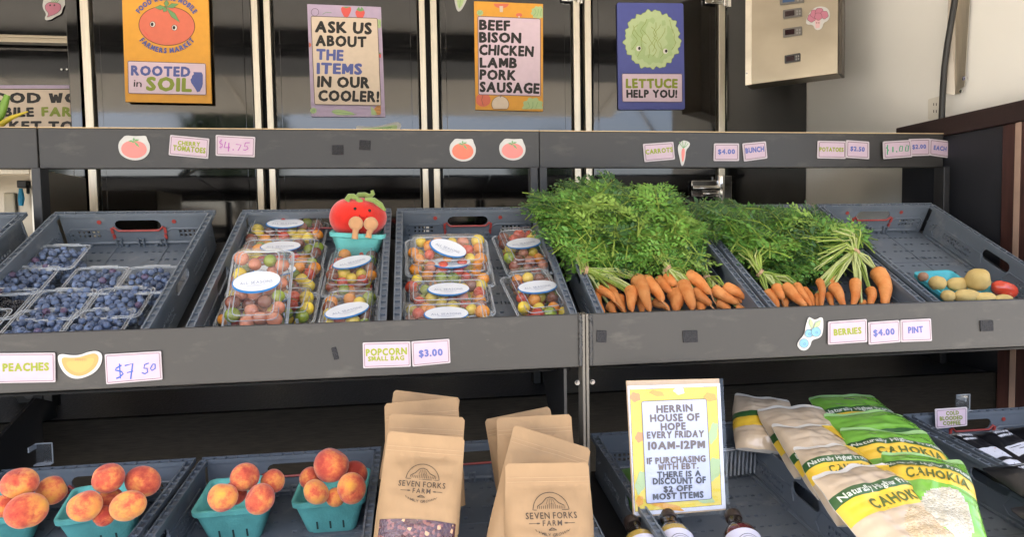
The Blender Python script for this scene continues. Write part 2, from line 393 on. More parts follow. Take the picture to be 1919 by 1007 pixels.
# chrome hinge, door latch
def hinge(px, py, sc_):
    b = MB(); c = at(px, py, YD-.02)
    b.box(c+Vector((-.1*sc_,-.004,-.03*sc_)), c+Vector((0,.006,.028*sc_)), chrome)
    b.tube([c+Vector((-.1*sc_,-.008,0)), c+Vector((.005,-.008,0))], .011*sc_, chrome, 8); b.tube([c+Vector((-.06*sc_,-.008,-.02*sc_)), c+Vector((0,-.008,-.02*sc_))], .006*sc_, chrome, 8)
    b.tube([c+Vector((.012,-.008,-.045*sc_)), c+Vector((.012,-.008,.045*sc_))], .013*sc_, chrome, 10)
    b.box(c+Vector((.022,-.006,-.045*sc_)), c+Vector((.052*sc_,.006,.045*sc_)), chrome); b.build('hinge', ck, smooth=40, bevel=.002)
hinge(1345, 353, 1.25); hinge(1353, -3, .8); hinge(1078, -6, .6)
# left bay: dark recessed window with a steel rail, and steel cabinet door below
b = MB(); b.box((-3.15,2.90,floor_z),(xd(150),2.94,ceil_z), gloss); b.build('recess_panel', ck)
b = MB(); b.box((xd(131),YD,floor_z+.03),(xd(153),YD+.07,ceil_z-.03), gloss); b.build('door_return', ck, bevel=.004)
b = MB(); z0, z1 = at(60,82,2.86).z, at(60,66,2.86).z; b.box((-3.15,2.84,z0),(xd(131),2.88,z0+(z1-z0)*.62), steelh); b.box((-3.15,2.85,z0+(z1-z0)*.68),(xd(131),2.88,z1), steelh); b.build('rail', ck, bevel=.004)
for px in (116, 126):
    b = MB(); c = at(px,130,2.895); b.tube([c, c+Vector((0,-.004,0))], .004, chrome, 8); b.build('screw', ck)
def cab():
    Y = 2.2; r = empty('steel_cabinet', at(30,395,Y), 'stainless steel cabinet front with a black latch and blue tag at the left edge', 'cabinet')
    a, c = at(-160,318,Y), at(74,400,Y); b = MB(); b.box((a.x,Y,c.z-.2),(c.x,Y+.3,a.z), steelh); b.build('cabinet_face', r, bevel=.003)
    b = MB(); q = at(60,322,Y); b.box((q.x,Y-.014,c.z-.2),(c.x,Y-.001,a.z), steel); b.box((a.x,Y-.013,q.z-.008),(q.x-.001,Y-.001,a.z), steel); b.build('frame', r, bevel=.002)
    q = at(10,362,Y); q2 = at(33,400,Y); b = MB(); b.box((q.x,Y-.012,q2.z-.1),(q2.x,Y-.001,q.z), mat('cream panel', (.5,.42,.28), .5)); b.build('inset_panel', r, bevel=.004)
    blk = mat('black plastic', (.012,.012,.013), .4); c = at(44,345,Y-.02)
    b = MB(); b.box(c+Vector((-.014,-.01,-.012)), c+Vector((.012,.02,.01)), blk); b.tube([c+Vector((.012,0,-.004)), c+Vector((.018,-.012,-.03))], .005, blk, 6); b.build('latch', r, bevel=.003)
    b = MB(); c = at(40,372,Y-.03); b.tube([c+Vector((0,0,.03)), c, c+Vector((-.002,0,-.022))], [.005,.009,.006], mat('blue tag', (.01,.22,.36), .5), 8); b.build('key_tag', r, smooth=40)
cab()
# right: outlet, steel channel, cable, control box, mahogany counter
def wp(px, py, off=0.): return hit(px, py, Vector((XW-off,0,0)), Vector((1,0,0)))
def wall_map(x, y, h): return wp(x, y, h)
ivory = mat('ivory plastic', (.66,.62,.54), .4, .03)
r = empty('power_outlet', wp(1752,222,.01), 'ivory double power outlet on the beige wall beside the black cable', 'outlet')
c4 = [(1739,186),(1764,179),(1762,222),(1739,224)]
b = MB(); b.slab([wp(x,y,.008) for x,y in rrect(c4,3)], [wp(x,y,.001) for x,y in rrect(c4,3)], ivory); b.build('cover_plate', r)
b = MB(); dk = mat('socket slots', (.03,.028,.025), .6)
for yy in (197, 210):
    for q in (-2, 3): b.slab([wp(x,y,.0105) for x,y in ((1751+q,yy-4),(1752.4+q,yy-4),(1752.4+q,yy+1),(1751+q,yy+1))], [wp(x,y,.0085) for x,y in ((1751+q,yy-4),(1752.4+q,yy-4),(1752.4+q,yy+1),(1751+q,yy+1))], dk)
b.build('socket', r)
r = empty('steel_channel', wp(1795,178,.02), 'bare steel channel fixed upright to the beige wall', 'bracket')
b = MB(); f = [(1792,-30),(1820,-30),(1808,162),(1800,166),(1799,176),(1790,177)]
b.slab([wp(x,y,.012) for x,y in f], [wp(x,y,.001) for x,y in f], steel); b.build('channel_face', r, bevel=.002)
b = MB(); f = [(1778,-30),(1792,-30),(1790,177),(1770,176)]; b.slab([wp(x,y,.034) for x,y in f[:1]]+[wp(x,y,.0125) for x,y in f[1:3]]+[wp(x,y,.034) for x,y in f[3:]], [wp(x,y,.030) for x,y in f[:1]]+[wp(x,y,.0095) for x,y in f[1:3]]+[wp(x,y,.030) for x,y in f[3:]], mat('steel flange', (.35,.31,.26), .45, metal=1)); b.build('channel_flange', r)
b = MB(); q = wp(1810,147,.012); b.tube([q, q+Vector((-.008,0,0))], .007, chrome, 10); q = wp(1803,171,.012); b.tube([q, q+Vector((-.006,0,0))], .006, chrome, 10); b.build('screw', r)
cabl = mat('black rubber', (.014,.013,.012), .5)
b = MB(); pts = [(1793,-25),(1788,10),(1782,45),(1776,80),(1770,125),(1767,170),(1765,215),(1765,262)]
b.tube([wp(x,y,.05) for x,y in pts], .0095, cabl, 8); tag(b.build('power_cable', smooth=60), 'thick black cable hanging down the beige wall behind the counter', 'cable')
mahog = mat('mahogany laminate', (.042,.016,.013), .45, .35, 8, .05, 60, stretch=(20, 20, 1.2)); mahod = mat('dark mahogany edge', (.022,.011,.010), .45, .3, 8, stretch=(2, 20, 20)); navy = mat('dark side panel', (.011,.012,.016), .5, .2, 5)
ct = empty('counter', (1.77,1.9,floor_z), 'dark counter cabinet with mahogany top edge and post against the beige wall', 'counter')
xc, zt = 1.745, CZ+.362
b = MB(); b.box((xc,1.56,.45),(XW-.004,2.15,zt-.062), navy); b.build('side_panel', ct)
b = MB(); b.box((xc-.012,1.5,zt-.06),(XW-.004,2.17,zt), mahod); b.build('top_board', ct, bevel=.003)
b = MB(); b.box((xc-.008,1.50,.45),(XW-.004,1.735,zt-.062), mahog); b.build('post', ct, bevel=.003)
b = MB(); b.box((xc-.0105,1.672,.45),(xc-.0085,1.69,zt-.062), mat('worn wood edge', (.3,.2,.15), .7)); b.build('edge_band', ct)
# control box on the corner
BL, zb_ = at(1397,160,2.5), 0; zb_ = BL.z
d = ray(1570,137); BR = CAM + d*((zb_-CZ)/d.z)
nx = Vector((BR.y-BL.y, -(BR.x-BL.x), 0)).normalized(); nx = nx if nx.y < 0 else -nx
def cbm(x, y, h): return hit(x, y, BL, nx)+nx*h
r = empty('control_box', (BL+BR)/2, 'stainless steel control box with temperature displays hung in the corner', 'control box')
top = Vector((0,0,.55)); bk = -nx*.10
b = MB(); b.add([BL,BR,BR+top,BL+top,BL+bk,BR+bk,BR+top+bk,BL+top+bk], [(0,1,2,3),(5,4,7,6),(4,0,3,7),(1,5,6,2),(4,5,1,0),(3,2,6,7)], steelh); b.build('box_face', r, bevel=.003)
ex = (BR-BL).normalized()
b = MB(); P0 = BL+ex*.0; b.slab([P0+nx*.003, P0+ex*.024+nx*.003, P0+ex*.024+nx*.003+top, P0+nx*.003+top], [P0-nx*.0, P0+ex*.024, P0+ex*.024+top, P0+top], mat('steel flange light', (.66,.6,.5), .3, metal=1)); b.build('box_flange', r)
b = MB(); b.add([BR+ex*.002, BR+ex*.012+bk*.1, BR+ex*.012+bk*.1+top, BR+ex*.002+top, BR+ex*.002+bk, BR+ex*.012+bk, BR+ex*.012+bk+top, BR+ex*.002+bk+top], [(0,1,2,3),(1,5,6,2),(5,4,7,6),(4,0,3,7),(0,4,5,1)], mat('box side', (.10,.085,.07), .4, metal=.6)); b.build('box_side', r)
gfr = mat('display frame', (.10,.09,.08), .4); lcd = mat('dark red display', (.018,.005,.006), .15); btn = mat('grey buttons', (.2,.19,.18), .5); lcdb = mat('blue display', (.03,.07,.16), .15)
for (x0, y0, x1, y1, kind) in ((1462,-9,1507,7,'b'),(1468,17,1503,33,'r'),(1468,52,1503,68,'r'),(1471,102,1500,117,'k')):
    q = [(x0,y0+2.5),(x1,y0-2.5),(x1,y1-2.5),(x0,y1+2.5)]; rr = rrect(q,1.5)
    b = MB(); b.slab([cbm(x,y,.008) for x,y in rr], [cbm(x,y,.0005) for x,y in rr], mat('black plastic', (.012,.012,.013), .4) if kind == 'k' else gfr); dd = b.build('display', r)
    m_ = lambda u, v: (x0+(x1-x0)*u, y0+2.5+(y1-y0)*v-5*u)
    q = [m_(.12,.2),m_(.62,.2),m_(.62,.8),m_(.12,.8)]; b = MB(); b.slab([cbm(x,y,.0095) for x,y in q], [cbm(x,y,.0082) for x,y in q], lcdb if kind == 'b' else lcd); b.build('screen', dd)
    for u in (.72,.86):
        for v in (.28,.62):
            q = [m_(u,v),m_(u+.08,v),m_(u+.08,v+.22),m_(u,v+.22)]; b = MB(); b.slab([cbm(x,y,.010) for x,y in q], [cbm(x,y,.0082) for x,y in q], btn); b.build('button', dd)
b = MB(); q = cbm(1400,138,.003); b.tube([q, q+nx*.004], .004, chrome, 8); b.build('screw', r)

# ================================================================== DISPLAY RACKS
powder = mat('black powder coat', (.028,.0265,.0245), .42, .10, 5, .06, 120, spec=.45)
def scuff(m, c, sc1, lo, hi, stretch):
    """dust and rub marks that belong to the paint"""
    n = m.node_tree.nodes; l = m.node_tree.links; p = n['Principled BSDF']; src = p.inputs['Base Color'].links[0].from_socket
    mp = n.new('ShaderNodeMapping'); mp.inputs['Scale'].default_value = stretch; l.new(n['Texture Coordinate'].outputs['Object'], mp.inputs[0])
    z = n.new('ShaderNodeTexNoise'); z.inputs['Scale'].default_value = sc1; z.inputs['Detail'].default_value = 8; z.inputs['Roughness'].default_value = .65; l.new(mp.outputs[0], z.inputs['Vector'])
    r = n.new('ShaderNodeMapRange'); r.inputs[1].default_value = lo; r.inputs[2].default_value = hi; r.inputs[4].default_value = .75; l.new(z.outputs[0], r.inputs[0])
    mx = n.new('ShaderNodeMixRGB'); mx.inputs[2].default_value = (*c, 1); l.new(r.outputs[0], mx.inputs[0]); l.new(src, mx.inputs[1]); l.new(mx.outputs[0], p.inputs['Base Color'])
scuff(powder, (.075,.068,.058), 9, .56, .80, (1,1,3)); scuff(powder, (.12,.11,.095), 60, .70, .78, (.35,1,1.5))
powderd = mat('black rack metal', (.014,.014,.015), .45, .15, 8)
rubberw = mat('weld bead', (.03,.029,.028), .5, .2, 30)
def rack(xu0, xu1, xm0, xm1, label, posts):
    r = empty('display_rack', ((xm0+xm1)/2, 1.6, floor_z), label, 'display rack', 'stepped display racks side by side')
    zu0, zu1 = CZ+.1015*YU, CZ+.1575*YU; zm0, zm1 = CZ-.2125*YM, CZ-.1285*YM
    b = MB(); b.box((xu0,YU,zu0),(xu1,YU+.025,zu1), powder); b.build('upper_fascia', r, bevel=.002)
    b = MB(); b.box((xu0,YU-.001,zu1+.0005),(xu1,YU+.024,zu1+.0028), mat('lit top edge', (.50,.36,.20), .6, .2, 4)); b.build('edge_highlight', r)  # pale strip painted for the light caught along the fascia's top edge
    b = MB(); b.slab([(xu0+.002,YU+.027,zu1-.06),(xu1-.002,YU+.027,zu1-.06),(xu1-.002,YU+.42,zu1-.01),(xu0+.002,YU+.42,zu1-.01)], [(xu0+.002,YU+.03,zu1-.07),(xu1-.002,YU+.03,zu1-.07),(xu1-.002,YU+.42,zu1-.02),(xu0+.002,YU+.42,zu1-.02)], powderd); b.build('upper_tray', r)
    b = MB(); b.box((xm0,YM,zm0),(xm1,YM+.012,zm1), powder); b.build('middle_fascia', r, bevel=.002)
    b = MB(); f = [MID.pt(xm0+.003,.585,-.110),MID.pt(xm1-.003,.585,-.110),MID.pt(xm1-.003,-.02,-.110),MID.pt(xm0+.003,-.02,-.110)]
    b.slab(f, [p-MID.n*.006 for p in f], powderd); b.build('middle_tray', r)
    b = MB(); f = [LOW.pt(xm0+.003,.62,-.110),LOW.pt(xm1-.003,.62,-.110),LOW.pt(xm1-.003,-.02,-.110),LOW.pt(xm0+.003,-.02,-.110)]
    b.slab(f, [p-LOW.n*.006 for p in f], powderd); b.build('lower_tray', r)
    for X in posts:
        b = MB(); b.box((X-.011,1.905,floor_z),(X+.011,1.948,zu0-.002), powderd); b.build('upright', r, bevel=.002)
        b = MB(); a = MID.pt(X,.0,-.118); c = MID.pt(X,.57,-.118); e = Vector((X,1.9,a.z-.30))
        b.slab([p+Vector((-.004,0,0)) for p in (a,c,e)], [p+Vector((.004,0,0)) for p in (a,c,e)], powderd); b.build('bracket', r)
    return r
xj, xmj = at(1011,283,YU).x, at(1097,640,YM).x
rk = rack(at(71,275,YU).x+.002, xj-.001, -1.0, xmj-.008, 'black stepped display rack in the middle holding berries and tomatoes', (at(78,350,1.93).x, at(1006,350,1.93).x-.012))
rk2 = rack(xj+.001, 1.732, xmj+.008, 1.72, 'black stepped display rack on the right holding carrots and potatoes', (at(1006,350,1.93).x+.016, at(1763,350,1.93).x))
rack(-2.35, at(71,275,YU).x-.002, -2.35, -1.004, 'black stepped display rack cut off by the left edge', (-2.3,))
steelg = mat('zinc bolt', (.22,.21,.2), .4, metal=1)
# joint: front post, weld beads, bolts
zm0, zm1 = CZ-.2125*YM, CZ-.1285*YM
b = MB(); b.box((xmj-.007,YM-.002,CZ-.95),(xmj-.001,YM+.035,zm1), mat('post edge', (.12,.108,.09), .4, .1, 6)); b.build('front_post', rk, bevel=.001)
b = MB(); b.box((xmj+.001,YM-.002,CZ-.95),(xmj+.007,YM+.035,zm1), mat('post edge', (.12,.108,.09))); b.build('front_post', rk2, bevel=.001)
for X, rr_ in ((xmj-.011, rk), (xmj+.011, rk2)):
    b = MB(); n = 40; rn = random.Random(3); b.tube([(X+rn.uniform(-.001,.001),YM-.001,zm0+.002+(zm1-zm0-.004)*k/n) for k in range(n+1)], [.0032+.0014*(k % 2)+rn.uniform(0,.0008) for k in range(n+1)], rubberw, 6); b.build('weld_bead', rr_, smooth=60)
for X, rr_ in ((xmj-.016, rk), (xmj+.016, rk2)):
    b = MB(); p = Vector((X, YM+.01, at(1090,719,YM).z)); b.tube([p, p+Vector((0,-.009,0))], .0038, steelg, 6); b.tube([p+Vector((0,-.001,0)), p+Vector((0,-.003,0))], .0055, steelg, 10); b.build('bolt', rr_)
# side plate and dark beam under the left of the middle shelf
b = MB(); P = [LOW.pt(-.93,.58,-.105),LOW.pt(-.93,-.28,-.105),LOW.pt(-.93,-.28,.05),LOW.pt(-.93,-.2,.09)]
b.slab(P, [p+Vector((.008,0,0)) for p in P], powderd); b.build('side_plate', rk)
b = MB(); P = [(.30,1.33,CZ-.60),(.30,1.33,CZ-.285),(.30,1.62,CZ-.285)]
b.slab([Vector(p) for p in P], [Vector(p)+Vector((.006,0,0)) for p in P], powderd); b.build('gusset', rk)
# caster of a cart under the shelves at the left
r = empty('caster_wheel', at(60,765,1.98), 'dim grey caster wheel in the shadow under the left of the shelf', 'caster')
c = at(60,738,2.0); b = MB(); M = Matrix.Translation(c) @ Matrix.Rotation(R(90),4,'X'); b.lathe([(.012,-.014),(.034,-.014),(.040,-.008),(.040,.008),(.034,.014),(.012,.014)], mat('grey rubber', (.05,.05,.05), .6), M, 24); b.build('tyre', r, smooth=40)
b = MB(); b.lathe([(.004,-.018),(.012,-.017),(.012,.017),(.004,.018)], mat('caster hub', (.12,.12,.12), .4), M, 16); b.build('hub', r, smooth=40)

# ================================================================== SIGNS ON THE DOORS
W_ = ink('white card', (238,226,226)); CREAM = ink('cream', (236,215,192)); BLACK = ink('black', (30,26,24)); BLUE = ink('lettering blue', (92,104,172)); LIME = ink('lettering lime', (158,172,34), k=.62); OLIVE = ink('olive', (150,165,60))
ORANGE = ink('poster orange', (247,176,62)); LAV = ink('lavender', (200,180,208)); INDIGO = ink('indigo', (88,96,172)); PINKC = ink('pink card', (240,214,228)); RED = ink('tomato red', (240,124,96)); GREEN = ink('leaf green', (120,170,110)); PALEG = ink('pale green', (188,212,150)); LG = ink('lettuce light', (205,224,168)); PEACH = ink('peach print', (244,172,96), k=.6); LINE = ink('outline', (70,52,48)); BROWN = ink('brown lettering', (98,78,66)); STRAW = ink('strawberry', (240,100,92)); PINK = ink('sticker pink', (238,140,132)); MAG = ink('marker magenta', (176,84,170)); MGRN = ink('marker green', (40,160,100)); MBLU = ink('marker blue', (50,96,190)); BEET = ink('beet', (196,120,140)); STKW = ink('sticker white', (240,238,232), k=.52); SKYB = ink('berry blue', (130,184,206)); CYAN = ink('label blue', (40,130,200)); EYE = ink('eye white', (245,240,230))
foam = mat('board edge', (.5,.45,.38), .7)
def board(name, label, cat, c, Y, th, m, r=2, group=None, stand=.0):
    """a flat card or panel on plane Y, corners in photograph pixels"""
    pts = rrect(c, r); b = MB(); b.slab([at(x,y,Y)+Vector((0,-th-stand,0)) for x,y in pts], [at(x,y,Y)+Vector((0,-.0006-stand,0)) for x,y in pts], m)
    o = b.build(name); tag(o, label, cat, group); 
    return o, Print(lambda x, y, h: at(x, y, Y)+Vector((0,-th-stand-h,0)))
def veg(p, kind, x, y, s, rot=0):
    """small printed fruit and vegetables"""
    if kind == 'straw':
        p.poly(smoothpts([(x-s,y-s*.5),(x-s*.4,y-s),(x+s*.4,y-s),(x+s,y-s*.5),(x+s*.5,y+s*.7),(x,y+s*1.2),(x-s*.5,y+s*.7)]), STRAW); p.poly([(x-s*.7,y-s*.9),(x-s*.2,y-s*1.5),(x,y-s),(x+s*.3,y-s*1.5),(x+s*.8,y-s*.8),(x,y-s*.55)], GREEN)
    elif kind == 'pod':
        p.poly(smoothpts([(x-s,y-s*.15),(x-s*.3,y-s*.3),(x+s,y+s*.1),(x+s*.2,y+s*.3),(x-s*.6,y+s*.15)]), PALEG); p.line([(x-s*.9,y-s*.08),(x,y+s*.02),(x+s*.9,y+s*.1)], .8, GREEN)
    elif kind == 'apple':
        p.poly(ell(x,y,s,s*.95), CREAM); p.line(ell(x,y,s,s*.95), .8, BROWN, True); p.line([(x,y-s*.8),(x+s*.2,y-s*1.3)], 1, BROWN)
    elif kind == 'peach':
        p.poly(ell(x,y,s,s*.9), RED); p.line([(x,y-s*.8),(x-s*.2,y),(x,y+s*.7)], .7, BROWN)
    elif kind == 'leafy':
        p.poly(ell(x,y,s,s*.9,40,0,lambda q: 1+.1*math.sin(q*9)), PALEG)
        for k in range(3): p.line([(x-s*.7+k*s*.5,y+s*.5),(x-s*.3+k*s*.3,y),(x-s*.5+k*s*.5,y-s*.5)], .7, GREEN)
    elif kind == 'mush':
        p.poly(ell(x,y-s*.3,s,s*.6), RED); p.poly([(x-s*.25,y),(x+s*.25,y),(x+s*.2,y+s*.8),(x-s*.2,y+s*.8)], CREAM)
    elif kind == 'corn':
        p.poly(ell(x,y,s*.6,s*1.1,20,.5), PEACH); p.poly([(x-s,y-s*.8),(x-s*.3,y),(x-s*.1,y+s*1.2),(x-s*.9,y+s*.6)], PALEG)
        for k in range(4): p.line([(x-s*.4,y-s*.7+k*s*.45),(x+s*.5,y-s*.5+k*s*.45)], .5, BROWN)
def tomato_print(p, x, y, rx, ry, m=RED, eyes=True, out=True):
    e = ell(x, y, rx, ry, 36, .06, lambda q: 1-.05*max(0,math.cos(q+math.pi/2))**8); p.poly(e, m)
    if out: p.line(e, 1.1, LINE, True)
    for dx, dy, L in ((-.42,.0,.5),(-.1,.25,.22),(.45,-.2,.45),(.5,.85,.62),(.02,-.45,.3)):
        bx, by = x-rx*.02, y-ry*.9; tx, ty = bx+rx*dx, by+ry*dy*.9; n_ = Vector((-(ty-by), tx-bx)).normalized()*rx*.09
        mx, my = (bx+tx)/2, (by+ty)/2; p.poly([(bx,by),(mx+n_.x,my+n_.y),(tx,ty),(mx-n_.x,my-n_.y)], GREEN)
        if out: p.line([(bx,by),(mx+n_.x,my+n_.y),(tx,ty),(mx-n_.x,my-n_.y)], .6, LINE, True)
    if eyes:
        for ex_, ey in ((-.5,-.05),(.28,.12)):
            p.poly(ell(x+rx*ex_, y+ry*ey, rx*.095, rx*.1), EYE); p.line(ell(x+rx*ex_, y+ry*ey, rx*.095, rx*.1), .7, LINE, True); p.poly(ell(x+rx*(ex_-.015), y+ry*ey, rx*.05, rx*.065), BLACK)
        for k in range(3): p.line([(x-rx*(.86-k*.09),y+ry*(.2+k*.16)),(x-rx*(.66-k*.04),y+ry*(.52+k*.1))], .8, STRAW)

# poster 1
o, p = board('poster', 'orange poster with a red tomato and the words rooted in soil', 'poster', [(232,-52),(392,-50),(400,196),(240,193)], YD-.008, .012, ORANGE, 1, 'posters on the cooler doors', .012)
tomato_print(p, 317, 51, 52, 37)
p.ring('FOOD WORKS MOBILE', 317, 51, 56, 46, 208, 333, 9.5, BLUE)
p.ring('FARMERS MARKET', 318, 50, 62, 53, 146, 34, 9.5, BLUE, True)
q = [(245,117),(390,122),(391,181),(246,178)]; p.poly(rrect(q,3), PINKC); p.line(rrect(inset(q,.6),3), 1, LINE, True)
p.text('ROOTED', (251,144), (361,147), 18, BLUE, jit=.03); p.text('SOIL', (279,172), (364,175), 25, OLIVE, jit=.03); p.text('in', (256,165), (271,166), 13, BLACK, key='t', jit=0)
p.poly([(367,138),(382,138.5),(384.5,143),(384.5,160),(383,166),(379,174),(374,175.5),(370,168),(363,158),(361.5,152),(364,149),(364.5,145),(368,142)], BLUE)
p.done(o)
# poster 2
c2 = [(576,8),(714,13.5),(722,219.5),(584,219)]
o, p = board('poster', 'lavender poster asking about the items in the cooler', 'poster', c2, YD-.006, .006, LAV, 1, 'posters on the cooler doors')
p.clip = (580,13,714,216); veg(p,'straw',649,22,11); veg(p,'straw',675,28,10); veg(p,'pod',645,212,26); veg(p,'corn',708,209,13); veg(p,'leafy',711,45,9); veg(p,'peach',579,85,5); veg(p,'leafy',588,208,6); veg(p,'straw',713,105,4)
p.line(ell(591,24,7,7), .7, LINE, True); p.line([(605,28),(612,24),(622,25)], .8, GREEN); veg(p,'pod',716,170,7)
p.clip = None; q = [(583,31),(708,35),(715,199),(590,197)]; p.poly(rrect(q,3), CREAM); p.line(rrect(inset(q,.6),3), 1, LINE, True)
for t, x0, y0, x1, y1, h_, m in (('ASK US',591,62,697,65,21,BLACK),('ABOUT',592,87,687,90,20,BLACK),('THE',593,113,644,115,20,BLUE),('ITEMS',594,139,679,141,20,BLUE),('IN OUR',595,164,693,166,20,BLACK),('COOLER!',597,190,711,192,20,BLACK)):
    p.text(t, (x0,y0), (x1,y1), h_, m, gap=.06)
p.done(o)
# poster 3
o, p = board('poster', 'yellow orange poster listing beef, bison, chicken, lamb, pork and sausage', 'poster', [(888,2.5),(1017,8),(1017,209),(891,206)], YD-.006, .007, ORANGE, 1, 'posters on the cooler doors')
p.clip = (892,7.5,1016.5,205); veg(p,'mush',939,12,14); veg(p,'leafy',1008,24,13); veg(p,'leafy',998,201,19); veg(p,'apple',937,196,16); veg(p,'peach',905,188,14); veg(p,'leafy',899,25,6); veg(p,'mush',972,31,6)
p.clip = None; q = [(894.5,31),(1012.5,36),(1012.5,181.5),(896,178.5)]; p.poly(rrect(q,3), PINKC); p.line(rrect(inset(q,.6),3), 1, LINE, True)
for t, x0, y0, x1, y1 in (('BEEF',897,57,955,59),('BISON',897,80.5,976,82),('CHICKEN',897,103.5,999,107),('LAMB',898,127.5,968,129),('PORK',898,150,966,152),('SAUSAGE',898,173,1010,176.5)):
    p.text(t, (x0,y0), (x1,y1), 19, BLACK, gap=.055)
p.done(o)
# poster 4
o, p = board('poster', 'blue poster with a pale green lettuce and the words lettuce help you', 'poster', [(1155,5.5),(1279,7),(1282,205.5),(1158,206)], YD-.006, .009, INDIGO, 4, 'posters on the cooler doors')
fr = lambda q: 1+.035*math.sin(q*17)+.03*math.sin(q*29+1)+.02*math.sin(q*7)
e = ell(1221,75,52,54,120,0,fr); p.poly(e, LG); p.line(e, .8, OLIVE, True); p.poly(ell(1222,78,41,42,90,0,lambda q: 1+.05*math.sin(q*11+1)+.04*math.sin(q*23)), PALEG)
p.poly(ell(1226,72,22,34,60,.2,lambda q: 1+.12*math.sin(q*7)+.07*math.sin(q*13)), LG)
rn = random.Random(5)
for k in range(9):
    x, y = 1185+k*8.5, 45+rn.uniform(-10,12); L = [(x,y)]
    for j in range(7): x += rn.uniform(-7,7); y += rn.uniform(4,11); L.append((x,y)) if (x-1221)**2/46**2+(y-75)**2/48**2 < 1 else None
    if len(L) > 2: p.line(L, .8, OLIVE)
for ex_, ey in ((1195,92),(1245,97)):
    p.poly(ell(ex_,ey,4.6,5), EYE); p.poly(ell(ex_+1.5,ey-.3,2.4,3), BLACK)
q = [(1163.5,138.5),(1276.5,139),(1277,192.5),(1164.5,192)]; p.poly(rrect(q,3), PINKC); p.line(rrect(inset(q,.5),3), .9, LINE, True)
p.text('LETTUCE', (1171,166), (1268,166), 17, LIME, gap=.05); p.text('HELP YOU!', (1172,184), (1267,184), 14.5, BLACK, gap=.06); p.done(o)
# big sign seen in the left bay, cut off by the door
o, p = board('banner', 'cream banner with big black lettering behind the left bay, cut off by the door', 'banner', [(-170,160),(150,160),(150,300),(-170,300)], 2.899, .004, CREAM, 1)
p.poly([(-170,160),(150,160),(150,166),(-170,166)], LAV); p.line([(-170,167.5),(150,167.5)], 1.6, BLACK)
p.text('FOOD WORKS', (-34,193), (226,194), 19, BLACK, gap=.09, jit=.04); p.text('MOBILE', (-40,218), (65,219), 17, BLACK); p.text('FARMERS', (79,218), (208,219), 17, OLIVE); p.text('MARKET TO', (-52,245), (140,246), 18, BLACK); p.done(o)

# ================================================================== TAGS, STICKERS AND VELCRO ON THE FASCIAS
W2_ = ink('tag white', (238,226,230), k=.50); PK2 = ink('tag pink', (240,212,228), k=.50)
def ptag(label, c, Y, lines, group='price tags on the rack fascias', r=2.2, border=True, m=None, stand=.0015, hand=None):
    o, p = board('price_tag', label, 'price tag', c, Y, .0025, m or W2_, r, group, stand)
    q = inset(c, 2.2*1.4); p.poly(rrect(inset(c,2.0),r), PK2); 
    if border: p.line(rrect(q,r*.8), .8, LINE, True)
    for t, x0, y0, x1, y1, h_, m_ in lines: p.text(t, (x0,y0), (x1,y1), h_, m_, gap=.06, jit=.04)
    for L, wd, m_ in (hand or []): p.line(L, wd*1.35, m_, to='t')
    p.done(o)
ptag('cherry tomatoes tag in lime lettering, next to the red tomato sticker', [(320,253),(393,260),(391,298),(317,291)], YU, [('CHERRY',334,272,376,275,8,LIME),('TOMATOES',325,282,386,288,10,LIME)])
mk = lambda pts: [(x,y) for x,y in pts]
ptag('tag with four seventy five handwritten in magenta marker', [(405,253),(479,257),(478,295),(405,292)], YU, [], hand=[
    ([(417,263),(412,266),(413,269),(418,271),(418,275),(412,277)],1.0,MAG),([(415,261),(415,280)],.8,MAG),([(424,266),(421,277),(432,277)],1.5,MAG),([(430,268),(429,284)],1.5,MAG),([(437,281),(439,281)],2,MAG),([(443,271),(453,272),(447,283)],1.1,MAG),([(469,268),(461,268),(459,275),(464,275),(466,279),(461,282),(457,281)],1.2,MAG)])
ptag('carrots tag in lime lettering, tilted, on the upper right fascia', [(1204,270),(1261,266),(1264,299),(1207,304)], YU, [('CARROTS',1209,290,1260,285,9,LIME)])
ptag('four dollar tag in blue between the carrot sticker and the bunch tag', [(1337,269),(1384,269),(1384,302),(1336,302)], YU, [('$4.00',1344,289,1376,289,9,BLUE)])
ptag('bunch tag in blue lettering, tilted upward', [(1390,269),(1434,265),(1437,297),(1393,303)], YU, [('BUNCH',1396,288,1431,284,10,BLUE)])
ptag('potatoes tag in lime lettering on the upper right fascia', [(1531,264),(1584,265),(1584,298),(1530,297)], YU, [('POTATOES',1534,284,1579,285,8,LIME)])
ptag('two fifty tag in dark blue overlapping the potatoes tag', [(1583,263),(1626,266),(1626,299),(1582,296)], YU, [('$2.50',1590,283,1617,285,8.5,BLUE)], stand=.005)
ptag('tag with one dollar handwritten in green marker', [(1650,266),(1702,263),(1705,295),(1651,299)], YU, [], stand=.009, hand=[
    ([(1659,274),(1656,278),(1660,282),(1657,288)],1.4,MGRN),([(1658,272),(1658,291)],1.2,MGRN),([(1668,276),(1668,286)],1.8,MGRN),([(1674,285),(1676,285)],2,MGRN),([(1681,276),(1680,284),(1685,284),(1686,275),(1681,275)],1.4,MGRN),([(1692,276),(1691,284),(1696,284),(1697,274),(1692,274)],1.4,MGRN)])
ptag('two dollar tag in dark blue beside the green handwritten tag', [(1700,261),(1740,260),(1740,292),(1702,293)], YU, [('$2.00',1706,280,1732,279,8,BLUE)], stand=.005)
ptag('each tag in dark blue at the right end of the upper fascia', [(1740,260),(1781,265),(1779,297),(1739,291)], YU, [('EACH',1747,281,1771,284,8.5,BLUE)])
ptag('peaches tag in lime lettering at the left of the middle fascia', [(-3,662),(105,661),(106,716),(-3,718)], YM, [('PEACHES',8,696,95,694,15,LIME)])
